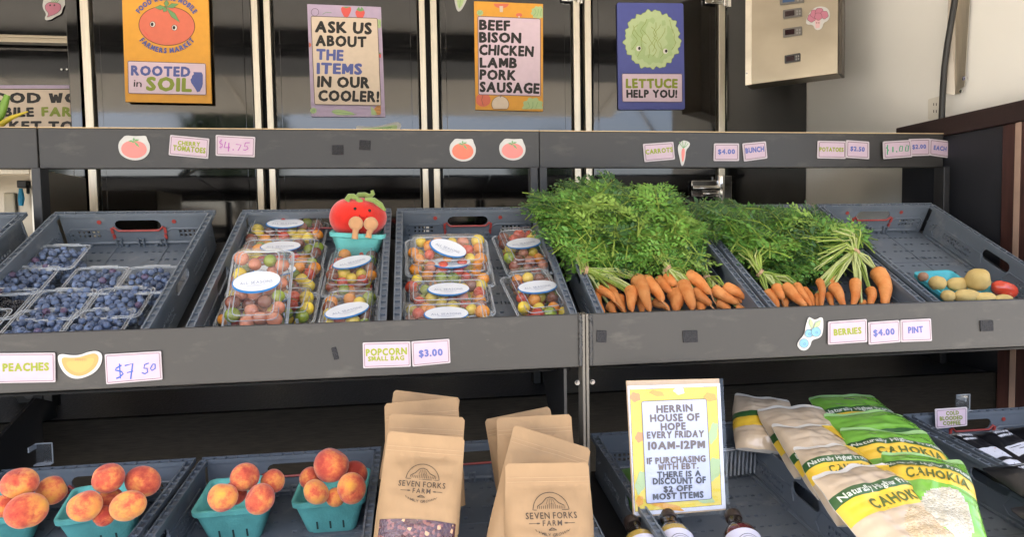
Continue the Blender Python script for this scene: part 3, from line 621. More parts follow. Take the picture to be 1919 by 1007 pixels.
ptag('tag with seven fifty handwritten in blue marker beside the peach sticker', [(198,664),(303,658),(306,711),(201,720)], YM, [], hand=[
    ([(230,684),(220,690),(218,693),(230,696),(233,700),(227,706),(220,709)],2,MBLU),([(226,681),(228,709)],1.6,MBLU),([(236,685),(251,681),(247,710)],2,MBLU),([(240,698),(252,695)],1.4,MBLU),([(281,680),(273,683),(272,690),(278,690),(279,697),(274,700),(268,698)],1.6,MBLU),([(288,683),(284,690),(287,694),(293,690),(293,682),(288,682)],1.6,MBLU)])
ptag('popcorn small bag tag in lime lettering on the middle fascia', [(680,642),(769,640),(770,687),(681,690)], YM, [('POPCORN',686,667,763,664,13,LIME),('SMALL BAG',690,676.5,758,674.5,8.5,LIME)])
ptag('three dollar tag in blue beside the popcorn tag', [(771,640),(842,635),(844,680),(773,687)], YM, [('$3.00',785,669,830,666,13,BLUE)])
ptag('berries tag in lime lettering beside the blueberry sticker', [(1550,603),(1622,598),(1623,641),(1550,646)], YM, [('BERRIES',1560,629,1612,625,12,LIME)])
ptag('four dollar tag in blue between the berries and pint tags', [(1625,604),(1683,600),(1685,641),(1626,646)], YM, [('$4.00',1634,630,1674,627,12,BLUE)])
ptag('pint tag in blue lettering at the right of the middle fascia', [(1685,600),(1742,597),(1744,639),(1686,641)], YM, [('PINT',1699,625,1727,623,12,BLUE)])

def sticker(label, outline, Y, draw, cat='sticker', group='produce stickers', th=.0015, it=2):
    pts = smoothpts(outline, it); b = MB(); b.slab([at(x,y,Y)+Vector((0,-th-.001,0)) for x,y in pts], [at(x,y,Y)+Vector((0,-.001,0)) for x,y in pts], STKW)
    o = b.build('sticker'); tag(o, label, cat, group); p = Print(lambda x, y, h: at(x,y,Y)+Vector((0,-th-.001-h,0))); draw(p); p.done(o); return o
def tom_outline(x, y, rx, ry):
    return [(x-rx,y),(x-rx*.85,y+ry*.6),(x-rx*.2,y+ry),(x+rx*.5,y+ry*.95),(x+rx*.95,y+ry*.45),(x+rx,y-ry*.2),(x+rx*.82,y-ry*.62),(x+rx*.75,y-ry*.95),(x+rx*.4,y-ry*.92),(x,y-ry*.9),(x-rx*.55,y-ry*.98),(x-rx*.75,y-ry*.72),(x-rx*.95,y-ry*.45)]
for x, y, rx, ry, lab, m in ((252,277,30,24,'largest tomato sticker, pinkish red, at the left of the upper fascia',PINK),(867,281,25,22,'orange red tomato sticker in the middle of the upper fascia',RED),(960,280,25,21,'pink tomato sticker beside the seam of the upper fascia',PINK)):
    sticker(lab, tom_outline(x,y,rx,ry), YU, lambda p: tomato_print(p, x, y+ry*.12, rx*.8, ry*.7, m, False, False))
def dr(p):
    p.poly(smoothpts([(1277,278),(1283,278),(1282,294),(1278.5,307),(1276,292)]), PINK)
    for a in ((-8,-12),(-2,-14),(5,-13),(9,-9)): p.line([(1280,278),(1280+a[0]*.6,278+a[1]*.5),(1280+a[0],278+a[1])], 1.1, GREEN)
sticker('slim white carrot sticker on the upper right fascia', [(1278,263),(1286,264),(1293,268),(1291,275),(1285,281),(1284,296),(1280,311),(1276,311),(1273,296),(1270,283),(1270,273)], YU, dr)
def dr(p):
    p.poly(smoothpts([(115,669),(135,671),(152,669.5),(168,664),(180,662),(187,668),(184,683),(172,697),(152,706),(134,702),(121,690)]), PEACH)
    p.poly(smoothpts([(122,677),(150,676),(172,670),(180,672),(172,690),(152,700),(134,695)]), ink('peach light', (246,186,104), k=.6))
    for k in range(7): p.line([(144+k*3.2,672.5-abs(k-3)*.2),(143+k*3.4,676.5)], .7, RED)
sticker('peach slice sticker between the peaches tag and the handwritten tag', [(108,668),(116,663),(132,666),(150,666),(165,660),(182,657),(193,664),(192,680),(182,696),(165,706),(145,711),(128,706),(114,690)], YM, dr)
def dr(p):
    for x, y, r in ((1505,643.5,8.5),(1514,625,7.5),(1527,622,9)): p.poly(ell(x,y,r,r,20), SKYB); p.line(ell(x,y,r,r,20), .5, LINE, True); p.line(ell(x+1,y+1,2,2,6), .6, MBLU, True)
    for L in ([(1519,616),(1514,606),(1516,597),(1521,605)],[(1522,615),(1526,605),(1536,600),(1533,610)]): p.poly(L, PALEG); p.line(L, .5, GREEN, True)
sticker('blueberry sticker with green leaves left of the berries tag', [(1514,593),(1522,598),(1527,600),(1540,593),(1542,605),(1541,622),(1537,633),(1520,637),(1518,648),(1510,657),(1500,657),(1492,648),(1496,638),(1506,628),(1509,610)], YM, dr)
def dr(p):
    p.poly(smoothpts([(85,10),(92,4),(106,4),(116,9),(114,20),(104,27),(95,30),(88,33),(93,26),(86,18)]), BEET); p.line(smoothpts([(85,10),(92,4),(106,4),(116,9),(114,20),(104,27),(95,30),(88,33),(93,26),(86,18)]), .8, LINE, True)
    for k in range(4): p.line([(98+k*3,5),(100+k*6,-8)], 1.6, GREEN)
    for x in (95,103): p.poly(ell(x,10,1.6,1.8,8), BLACK)
sticker('beet sticker on the dark panel at the top left corner', [(85,-14),(122,-14),(127,4),(118,14),(116,26),(104,31),(96,37),(86,38),(84,33),(88,27),(80,14),(81,4)], 2.895, dr)
def dr(p):
    p.poly([(1527,36),(1538,36),(1536,52),(1529,53)], ink('stalk', (225,180,180)))
    for x, y, r in ((1521,34,7.5),(1527,26,8),(1536,23,8),(1545,28,7.5),(1534,31,7)): p.poly(ell(x,y,r,r,18,0,lambda q: 1+.08*math.sin(q*5)), BEET); p.line(ell(x,y,r,r,18,0,lambda q: 1+.08*math.sin(q*5)), .6, LINE, True)
    for x in (1531,1535): p.poly(ell(x,43,1,1.2,6), BLACK)
o = MB(); pts = smoothpts([(1512,34),(1517,24),(1526,14),(1540,11),(1553,16),(1556,28),(1552,39),(1543,42),(1541,53),(1532,57),(1526,53),(1524,46),(1510,46)])
o.slab([cbm(x,y,.0025) for x,y in pts], [cbm(x,y,.001) for x,y in pts], STKW); o = tag(o.build('sticker'), 'pink broccoli sticker on the steel control box', 'sticker', 'produce stickers'); p = Print(lambda x,y,h: cbm(x,y,.0025+h)); dr(p); p.done(o)
def dr(p):
    p.poly(smoothpts([(674,241),(690,240),(720,238),(742,233),(746,238),(735,262),(690,262)]), PALEG); p.line([(676,243),(700,242),(735,238)], 1, GREEN)
    for k in range(6): p.line(ell(692+k*7.5,245-k*.5,3.2,3.2,10), .7, GREEN, True)
sticker('pea pod sticker low on the door behind the upper fascia', [(666,236),(676,236),(690,238),(715,236),(740,228),(751,230),(752,238),(742,255),(735,272),(690,272),(670,250)], YD-.005, dr)
def dr(p): p.poly([(855,-12),(873,-12),(866,10),(860,17),(857,8)], PALEG); p.line([(864,-10),(861,14)], .8, GREEN)
sticker('tip of a green leaf sticker at the top edge of the door', [(849,-14),(880,-14),(872,6),(864,20),(858,22),(854,14)], YD-.005, dr)
velc = mat('velcro', (.018,.018,.02), .95, .4, 220, .8, 400)
for x, y, wd, hh, a, Y, lab in ((633,281,22,18,-.02,YU,'wider left velcro square of the two on the upper left fascia'),(684,272,21,18,.05,YU,'right velcro square of the two on the upper left fascia'),(628,663,9,23,-.25,YM,'narrow tilted velcro strip on the middle fascia'),(1127,631,18,22,.03,YM,'velcro square beside the welded seam of the middle fascia'),(1293,631,27,22,-.04,YM,'widest velcro square, below the carrots'),(1848,611,24,20,-.04,YM,'velcro square at the right end of the middle fascia')):
    c = [(x+math.cos(a)*u*wd/2-math.sin(a)*v*hh/2, y+math.sin(a)*u*wd/2+math.cos(a)*v*hh/2) for u, v in ((-1,-1),(1,-1),(1,1),(-1,1))]
    board('velcro_patch', lab, 'velcro patch', c, Y, .0025, velc, .8, 'velcro patches on the fascias')

# ================================================================== CRATES
crp = mat('crate plastic', (.118,.138,.162), .42, .12, 6, .04, 90, spec=.5)
scuff(crp, (.30,.29,.27), 14, .58, .85, (1,1,1)); scuff(crp, (.06,.055,.05), 22, .62, .8, (1,.5,1))
crr = mat('red latch plastic', (.34,.045,.035), .45, .15, 20)
CW, CL, CH = .396, .598, .108                 # folding produce crate, metres
def stad(cx, cy, w_, h_, n=5):
    r = h_/2; o = []
    for k in range(n+1): q = -math.pi/2+math.pi*k/n; o.append((cx+w_/2-r+r*math.cos(q), cy+r*math.sin(q)))
    for k in range(n+1): q = math.pi/2+math.pi*k/n; o.append((cx-w_/2+r+r*math.cos(q), cy+r*math.sin(q)))
    return o
def rc(cx, cy, w_, h_): return [(cx-w_/2,cy-h_/2),(cx+w_/2,cy-h_/2),(cx+w_/2,cy+h_/2),(cx-w_/2,cy+h_/2)]
def make_crate():
    r = empty('produce_crate', (0,0,0))
    T = Matrix.Translation; I = Matrix.Identity(4)
    # perforated base
    holes = []
    for j in range(13):
        for i in range(-9, 10):
            y = .05+j*.0415; x = i*.0185+(.009 if j % 2 else 0)
            if abs(x) > .17 or abs(x) < .012: continue
            k = (i*7+j*3) % 5
            if k == 0 and j % 3: continue
            big = (j % 4 == 1 and abs(i) in (3,4))
            holes.append(rc(x+CW/2, y, .015 if big else .0095+.002*(k == 2), .013 if big else .0055+.002*(j % 2)))
    b = MB(); add_panel(b, rc(CW/2,CL/2,CW-.024,CL-.024), holes, T((0,0,.006)), .005, crp)
    for x in (CW*.34, CW*.66): b.box((x-.003,.02,.0112),(x+.003,CL-.02,.0128), crp)
    for y in (CL*.33, CL*.67): b.box((.02,y-.003,.0112),(CW-.02,y+.003,.0126), crp)
    b.build('base', r, local=True, smooth=30)
    def wall(name, L, M, end):
        """wall panel in local x (along), y (up), z (outward)"""
        hs = [stad(L/2, .072, .115 if end else .10, .030)]
        for sg in (-1, 1):
            c = L/2+sg*(.125 if end else .17)
            for i in range(5):
                for j in range(2): hs.append(rc(c+(i-2)*.0115*sg, .041+j*.0115, .0075 if i < 3 else .005, .0075))
            if end:
                for i in range(2): hs.append(rc(c+sg*(.04+i*.009), .044, .004, .005)); hs.append(rc(c+sg*(.04+i*.009), .030, .004, .005))
            else:
                for i in range(6): hs.append(rc(c-sg*.085+i*.010*sg, .050+.003*(i % 2), .0055, .0065)); hs.append(rc(c-sg*.085+i*.010*sg, .036, .0055, .0055))
                for i in range(5): hs.append(rc(c+sg*.065+i*.009*sg, .062-.006*(i % 3), .004, .005))
        for i in range(7): hs.append(rc(L*.14+i*L*.12, .0155, .005, .004))
        b = MB(); add_panel(b, rc(L/2,.053,L-.026,.094), hs, M, .004, crp)
        if end:                                # raised frame round the latch and low pockets
            for sg in (-1, 1):
                b.tube([M @ Vector((L/2+sg*.07,.055,-.001)), M @ Vector((L/2+sg*.08,.062,-.001)), M @ Vector((L/2+sg*.165,.062,-.001)), M @ Vector((L/2+sg*.175,.052,-.001)), M @ Vector((L/2+sg*.175,.03,-.001))], .0025, crp, 5)
            b.tube([M @ Vector((L/2-.165,.021,-.001)), M @ Vector((L/2+.165,.021,-.001))], .0045, crp, 6)
            for i in (-1,0,1): b.box((L/2+i*.055-.008,.012,-.009),(L/2+i*.055-.004,.036,.001), crp, M); b.box((L/2+i*.055+.004,.012,-.009),(L/2+i*.055+.008,.036,.001), crp, M); b.box((L/2+i*.055-.0039,.033,-.008),(L/2+i*.055+.0039,.036,.001), crp, M)
        else:
            for k in range(2):
                x0 = L*(.05+k*.5); b.tube([M @ Vector((x0+.02,.024,-.001)), M @ Vector((x0+.20,.024,-.001)), M @ Vector((x0+.215,.04,-.001)), M @ Vector((x0+.20,.066,-.001)), M @ Vector((x0+.02,.066,-.001)), M @ Vector((x0+.01,.04,-.001))], .002, crp, 5)
            b.tube([M @ Vector((.03,.0135,-.002)), M @ Vector((L-.03,.0135,-.002))], .004, crp, 6)
        for i in range(4): x = L*(.16+i*.225); b.box((x-.012,.0065,-.009),(x-.004,.0175,.0005), crp, M); b.box((x+.003,.0065,-.009),(x+.012,.0175,.0005), crp, M)
        # ladder rim
        b.box((0,.098,-.004),(L,.102,.013), crp, M); b.box((.0,.1021,-.004),(L,CH,-.0005), crp, M); b.box((.0,.1021,.0105),(L,CH,.013), crp, M)
        n = int(L/.024)
        for i in range(n+1): x = .002+(L-.004)*i/n; b.box((x-.0012,.1022,-.0004),(x+.0012,CH-.0008,.0104), crp, M)
        o = b.build(name, r, local=True)
        if end:
            b = MB(); b.tube([M @ Vector((L/2-.062,.069,-.003)), M @ Vector((L/2-.05,.0575,-.003)), M @ Vector((L/2+.05,.0575,-.003)), M @ Vector((L/2+.062,.069,-.003))], .0027, crr, 6)
            for sg in (-1, 1):
                b.box((L/2+sg*.0655-.003,.050,-.005),(L/2+sg*.0655+.003,.066,-.0006), crr, M); b.box((L/2+sg*.064-.003,.032,-.005),(L/2+sg*.064+.003,.046,-.0006), crr, M)
            b.build('latch', o, local=True)
            for sg in (-1, 1):
                b = MB(); b.lathe([(.0015,0),(.0055,0),(.0055,.002),(.003,.0022),(.0028,.0012),(.0015,.0012)], crr, M @ T((L/2+sg*.092,.083,-.0025)), 14); b.build('lock_button', o, local=True)
    Rz = Matrix.Rotation
    wall('end_wall', CW-.002, Matrix(((1,0,0,.001),(0,0,1,CL-.014),(0,1,0,0),(0,0,0,1))), True)
    wall('end_wall', CW-.002, Matrix(((1,0,0,.001),(0,0,-1,.014),(0,1,0,0),(0,0,0,1))), True)
    wall('side_wall', CL-.03, Matrix(((0,0,-1,.013),(1,0,0,.015),(0,1,0,0),(0,0,0,1))), False)
    wall('side_wall', CL-.03, Matrix(((0,0,1,CW-.013),(1,0,0,.015),(0,1,0,0),(0,0,0,1))), False)
    return r
crate0 = make_crate(); used = [0]
def crate(sh, X, label, rz=0., dn=0.):
    o = crate0 if not used[0] else copy_tree(crate0); used[0] += 1
    M = Matrix.Translation(sh.pt(X, CL, -CH+dn)) @ sh.rot(rz); put(o, M); tag(o, label, 'crate', 'grey folding produce crates'); return o
for X, lab in ((-1.385,'grey folding crate cut off by the left edge of the upper row'),(-.925,'grey crate of blueberry pints on the tilted shelf'),(-.462,'grey crate holding clear tomato boxes and a plush tomato'),(-.052,'grey crate of clear tomato boxes without the plush toy'),(.387,'grey crate heaped with the largest pile of carrot greens'),(.794,'grey crate of darker carrot greens beside the potato crate'),(1.211,'nearly empty grey crate with potatoes at its front')):
    crate(MID, X, lab)
for X, lab in ((-1.30,'grey crate hidden beyond the left edge of the bottom row'),(-.895,'grey crate with the left pair of peach boxes'),(-.487,'grey crate with the right pair of peach boxes'),(-.080,'grey crate holding brown paper popcorn pouches'),(.408,'grey crate holding the yellow printed notice and bottles'),(.842,'grey crate holding green and tan rice bags'),(1.253,'grey crate holding black coffee bags')):
    crate(LOW, X, lab)

# ================================================================== CLEAR TUBS WITH BERRIES
clear = clear_mat('clear plastic', refl=2.2, glint=.035); cleart = clear_mat('clear plastic rim', (.86,.90,.93), .15, 5., .32)
def tray_shell(b, w0, l0, w1, l1, h, m, z=0., fl=.006, n=4, r=.012):
    """open tray: rounded rectangle loops, w0 x l0 at the base growing to w1 x l1 at the rim"""
    loops = []
    for (w_, l_, zz) in ((w0*.9,l0*.9,z+.0005),(w0,l0,z+.004),(w1,l1,z+h),(w1+fl*2,l1+fl*2,z+h),(w1+fl*2,l1+fl*2,z+h-.004)):
        L = []
        for (sx, sy, q0) in ((1,1,0),(-1,1,90),(-1,-1,180),(1,-1,270)):
            for k in range(n): q = R(q0+90*k/(n-1)); L.append(Vector((sx*(w_/2-r)+r*math.cos(q), sy*(l_/2-r)+r*math.sin(q), zz)))
        loops.append(L)
    N = len(loops[0]); V = sum(loops, []); Fs = [list(reversed(range(N)))]
    for a in range(len(loops)-1):
        for j in range(N): Fs.append((a*N+j, a*N+(j+1) % N, (a+1)*N+(j+1) % N, (a+1)*N+j))
    b.add(V, Fs, m); return loops
def rim_tube(b, w_, l_, z, rad, m, r=.012):
    L = []
    for (sx, sy, q0) in ((1,1,0),(-1,1,90),(-1,-1,180),(1,-1,270)):
        for k in range(4): q = R(q0+30*k); L.append((sx*(w_/2-r)+r*math.cos(q), sy*(l_/2-r)+r*math.sin(q), z))
    b.tube(L+[L[0]], rad, m, 5, False)
def make_pint():
    r = empty('berry_pint', (0,0,0)); b = MB(); tray_shell(b, .088, .088, .104, .104, .060, clear)
    b.build('tub', r, local=True, smooth=40)
    b = MB(); rim_tube(b, .118, .118, .060, .0012, cleart); rim_tube(b, .106, .106, .0605, .0008, cleart); b.box((-.03,.0585,.059),(.03,.064,.0622), cleart); b.box((-.018,-.064,.059),(.018,-.0585,.0622), cleart); b.build('rim', r, local=True)
    return r
bluem = mat('blueberry skin', (.036,.052,.10), .55, 0, 55, .15, 200, spec=.35, sheen=.15, rand=.35, alt=(.155,.205,.315), detail=6)
bluem2 = mat('reddish blueberry skin', (.09,.035,.06), .55, 0, 60, .1, 200, spec=.35, alt=(.13,.12,.2))
bcrown = mat('blueberry crown', (.02,.022,.035), .8, .3, 200)
def berry_mesh(m):
    b = MB(); prof = [(.0001,-1),(.5,-.87),(.87,-.5),(1,0),(.87,.46),(.62,.74),(.45,.82),(.36,.89),(.30,.84)]
    b.lathe([(r_*.0077, z*.0070) for r_, z in prof], m, None, 12)
    b.lathe([(.30*.0077,.84*.0070),(.22*.0077,.66*.0070),(.0001,.62*.0070)], bcrown, None, 12)
    me_o = b.build('blueberry', local=True, smooth=60); return me_o
bb0 = berry_mesh(bluem); bb1 = berry_mesh(bluem2)
bbA, bbB = bb0.data, bb1.data; bpy.data.objects.remove(bb0); bpy.data.objects.remove(bb1)
def inst(name, me, M, label=None, cat=None, group=None, parent=None):
    o = bpy.data.objects.new(name, me); col.objects.link(o); o.matrix_world = M
    if parent is not None: o.parent = parent
    return tag(o, label, cat, group)
def rrot(rn): return Matrix.Rotation(rn.uniform(0,6.28),4,'Z') @ Matrix.Rotation(rn.uniform(0,1.9),4,'X') @ Matrix.Rotation(rn.uniform(0,6.28),4,'Z')
pint0 = make_pint(); npint = [0]; under = MB()
def sphere_into(b, c, r, m, seg=8):
    b.lathe([(r*math.sin(math.pi*k/5)+1e-5, -r*math.cos(math.pi*k/5)) for k in range(6)], m, Matrix.Translation(c), seg)
def pint(px, py, where, berries='blue', rz=0., n=-.0965):
    """px, py: photo pixel of the middle of the tub's base"""
    o = pint0 if not npint[0] else copy_tree(pint0); npint[0] += 1
    rn = random.Random(npint[0]*11); base = MID.px(px, py, n); M = Matrix.Translation(base) @ MID.rot(rz); put(o, M)
    tag(o, 'clear pint tub of %s, %s' % (('blueberries' if berries == 'blue' else 'blackberries'), where), 'berry tub', 'clear pint tubs of berries')
    if berries == 'blue':
        P = []
        for t in range(400):
            x, y = rn.uniform(-.045,.045), rn.uniform(-.045,.045); z = .050+.013*(1-(x*x+y*y)/.004)+rn.uniform(-.004,.004)
            if all((x-a[0])**2+(y-a[1])**2+(z-a[2])**2 > .0137**2 for a in P): P.append((x,y,z))
        for (x, y, z) in P[:36]:
            k = rn.uniform(.88,1.12); me = bbB if rn.random() < .06 else bbA
            inst('blueberry', me, M @ Matrix.Translation((x,y,z)) @ rrot(rn) @ Matrix.Scale(k,4), 'blueberry in the clear pint tub %s' % where, 'blueberry', 'blueberries in the tub %s' % where)
        for t in range(70):
            x, y, z = rn.uniform(-.04,.04), rn.uniform(-.04,.04), rn.uniform(.010,.043); sphere_into(under, M @ Vector((x,y,z)), .0075, bluem, 7)
    else:
        for t in range(14):
            x, y = (t % 4-1.5)*.024+rn.uniform(-.003,.003), (t//4-1.5)*.026+rn.uniform(-.003,.003); z = .044+rn.uniform(-.003,.005)
            inst('blackberry', blackme, M @ Matrix.Translation((x,y,z)) @ rrot(rn), 'blackberry in the clear tub %s' % where, 'blackberry', 'blackberries in the tub %s' % where)
blackm = mat('blackberry drupelet', (.006,.005,.008), .18, .3, 60, spec=.8)
b = MB(); rn = random.Random(2)
for k in range(46):
    z = 1-2*(k+.5)/46; q = k*2.39996; s_ = math.sqrt(1-z*z); sphere_into(b, Vector((s_*math.cos(q)*.0095, s_*math.sin(q)*.0095, z*.0125)), .0031, blackm, 6)
_o = b.build('blackberry', local=True, smooth=60); blackme = _o.data; bpy.data.objects.remove(_o)
for px, py, wh, kind in ((118,503,'at the back of the crate','blue'),(58,548,'against the left wall of the crate','blue'),(190,548,'in the middle, behind the front tubs','blue'),(290,546,'against the right wall behind the front tub','blue'),
        (125,594,'between the blackberries and the right front tub','blue'),(236,590,'at the right, second from the front','blue'),(85,636,'at the front left, partly behind the fascia','blue'),(196,634,'at the front right, partly behind the fascia','blue'),
        (12,594,'at the left edge of the picture','black'),(-40,636,'at the bottom left corner of the crate','black')):
    pint(px, py+19, wh, kind)
tag(under.build('blueberries', smooth=60), 'deeper blueberries under the top layer in the clear tubs', 'blueberries', kind='stuff')

# ================================================================== CLEAR TOMATO BOXES
def blob(b, m, r, f=None, seg=14, nz=9, M=None):
    """closed rounded body; f(dir) -> radius factor"""
    vs_, fs = [], []
    for i in range(nz+1):
        a = math.pi*(i+.0001)/(nz+.0002)
        for j in range(seg):
            q = 2*math.pi*j/seg; d = Vector((math.sin(a)*math.cos(q), math.sin(a)*math.sin(q), math.cos(a))); p = d*r*(f(d) if f else 1); vs_.append(M @ p if M is not None else p)
    for i in range(nz):
        for j in range(seg): fs.append((i*seg+j, (i+1)*seg+j, (i+1)*seg+(j+1) % seg, i*seg+(j+1) % seg))
    b.add(vs_, fs, m)
TOMC = {'yellow': ((.72,.50,.035),(.80,.60,.07)), 'orange': ((.72,.22,.02),(.78,.32,.04)), 'red': ((.52,.045,.02),(.62,.08,.03)), 'green': ((.20,.26,.03),(.30,.36,.05)), 'purple': ((.17,.05,.035),(.26,.09,.05)), 'pink': ((.50,.17,.10),(.60,.25,.15))}
TM = {}
calyxm = mat('tomato calyx', (.07,.13,.03), .7, .3, 60)
for k, (a, c) in TOMC.items():
    m = mat(k+' tomato skin', a, .18, 0, 35, spec=.5, alt=c, rand=.12, coat=.2)
    for q in (0, 1):
        b = MB(); blob(b, m, .0145, lambda d: 1-.10*max(0,d.z)**12-.04*max(0,-d.z)**10+.12*q*abs(d.z), 16, 10)
        if q and k in ('red','green','purple'):
            for j in range(5): t = j*1.2566; b.tube([(0,0,.0142),(math.cos(t)*.005,math.sin(t)*.005,.0150),(math.cos(t)*.009,math.sin(t)*.009,.0136)], [.0012,.001,.0002], calyxm, 4)
        o = b.build('cherry_tomato', local=True, smooth=50); TM[k, q] = o.data; bpy.data.objects.remove(o)
LBW = ink('label white', (240,242,245)); LBT = ink('label grey text', (150,160,182)); seedm = None
BW, BL_, BH = .196, .120, .066
glyphs("ALSEONM", .01, 's')
def make_box():
    r = empty('tomato_box', (0,0,0)); b = MB(); tray_shell(b, BW-.03, BL_-.03, BW-.012, BL_-.012, .036, clear, fl=.005); b.build('tray', r, local=True, smooth=40)
    b = MB(); tray_shell(b, BW-.03, BL_-.03, BW-.012, BL_-.012, -.028, clear, z=0, fl=.005); b.v = [v+Vector((0,0,BH)) for v in b.v]; o = b.build('lid', r, local=True, smooth=40)
    b = MB(); rim_tube(b, BW+.001, BL_+.001, .0365, .0019, cleart); rim_tube(b, BW-.004, BL_-.004, .0395, .0010, cleart); rim_tube(b, BW-.045, BL_-.045, BH, .0011, cleart, .010); rim_tube(b, BW-.028, BL_-.028, BH-.006, .0009, cleart)
    for i in range(-3, 4): b.box((i*.022-.003,-BL_/2+.004,.040),(i*.022+.003,-BL_/2+.006,.05), cleart)
    b.build('rim', r, local=True)
    return r
def add_label(r, ang, z=BH+.0012):
    mp = lambda x, y, h: Vector((x*math.cos(ang)-y*math.sin(ang), x*math.sin(ang)+y*math.cos(ang), z+h))
    p = Print(lambda x, y, h: mp(x, -y, h)); b = MB(); e = ell(0,0,.046,.0265,32); b.slab([mp(x,y,.0004) for x,y in e], [mp(x,y,0) for x,y in e], CYAN)
    o = b.build('label_sticker', r, local=True); e = ell(.001,-.0022,.0445,.0235,32); p.poly(e, LBW, .0007)
    for t, y, h_, w_ in (('ALL SEASONS',.001,.0066,.031),): 
        v, f, W1 = lay_text(t, 's', .1); p.t.add([p.mp((a*2-1)*w_, y+.003-c*h_, .0010) for a, c, _z in v], f, LBT)
    p.line([(-.018,.0075),(.018,.0075)], .0008, LBT, h=.001); p.line([(-.010,.0105),(.010,.0105)], .0006, LBT, h=.001)
    p.a.build('label_print', o, local=True); p.t.build('lettering', o, local=True)
nb = [0]; undert = MB()
def tbox(px, py, where, n=-.0965, rz=0., lab=0., mix=None, rx=0., ry=0., M=None):
    """px, py: photo pixel of the middle of the box's base"""
    nb[0] += 1; rn = random.Random(nb[0]*7+1); r = make_box()
    if M is None: M = Matrix.Translation(MID.px(px, py, n)) @ MID.rot(rz, rx, ry)
    M = M @ Matrix.Scale(1.07,4)
    put(r, M); r.scale = (1.07,)*3; tag(r, 'clear cherry tomato box, %s' % where, 'tomato box', 'clear boxes of cherry tomatoes')
    add_label(r, lab); names = mix or ['yellow','orange','red','green','purple','pink','yellow','orange','purple','red','yellow']
    P = []
    for t in range(900):
        x, y, z = rn.uniform(-.081,.081), rn.uniform(-.044,.044), rn.uniform(.043,.050)
        if all((x-a[0])**2+(y-a[1])**2+(z-a[2])**2 > .0248**2 for a in P): P.append((x,y,z))
    for (x, y, z) in P[:24]:
        k = rn.choice(names); me = TM[k, rn.randint(0,1)]
        inst('cherry_tomato', me, M @ Matrix.Translation((x,y,z)) @ rrot(rn) @ Matrix.Scale(rn.uniform(.82,1.05),4), '%s cherry tomato in box %s' % (k, where), 'tomato', '%s cherry tomatoes in the box %s' % (k, where))
    for t in range(30):
        k = rn.choice(names); x, y, z = rn.uniform(-.068,.068), rn.uniform(-.036,.036), rn.uniform(.017,.030)
        blob(undert, TM[k,0].materials[0], .0135, None, 9, 6, M @ Matrix.Translation((x,y,z)))
tbox(540,463,'at the back of the crate beside the plush tomato')
tbox(532,508,'second from back of the plush crate stack', lab=.05)
tbox(522,554,'third in stack, behind the leaning box', lab=.0)
tbox(508,608,'frontmost in its stack, under the leaning box')
tbox(664,538,'turned lengthwise below the plush tomato', rz=R(88), lab=-R(62))
tbox(655,632,'turned lengthwise front right of the plush crate', rz=R(88), lab=-R(66))
tbox(838,502,'tilted up at the back, without the plush', n=-.07, rx=R(16), lab=-.5, mix=['yellow','red','pink','yellow','orange'])
tbox(845,538,'second from back of the stack without plush', lab=0)
tbox(840,590,'third from back of the stack without plush', lab=0)
tbox(836,638,'front of the stack without plush, by the fascia', lab=0)
tbox(978,500,'turned lengthwise at the back of the right column', rz=R(95), lab=-R(80))
tbox(1003,585,'turned lengthwise at the front of the right column', rz=R(98), lab=-R(88))
# the leaning box on top of the front left stack
TL, TR, BLp = (432,507), (546,507), (413,610)
pB = MID.px(476, 604, -.010); xdir = Vector((1,.02,0)).normalized(); ydir = Vector((.10,.62,.78)).normalized(); zdir = xdir.cross(ydir).normalized(); ydir = zdir.cross(xdir)
ML = Matrix.Translation(pB+ydir*.085-zdir*.05) @ Matrix(((xdir.x,ydir.x,zdir.x,0),(xdir.y,ydir.y,zdir.y,0),(xdir.z,ydir.z,zdir.z,0),(0,0,0,1))) @ Matrix.Rotation(R(90),4,'Z')
tbox(0, 0, 'leaning upright on the front of the left stack', lab=-R(85), M=ML, mix=['pink','pink','yellow','purple','pink','green'])
tag(undert.build('cherry_tomatoes', smooth=60), 'deeper cherry tomatoes under the top layer in the clear boxes', 'tomatoes', kind='stuff')

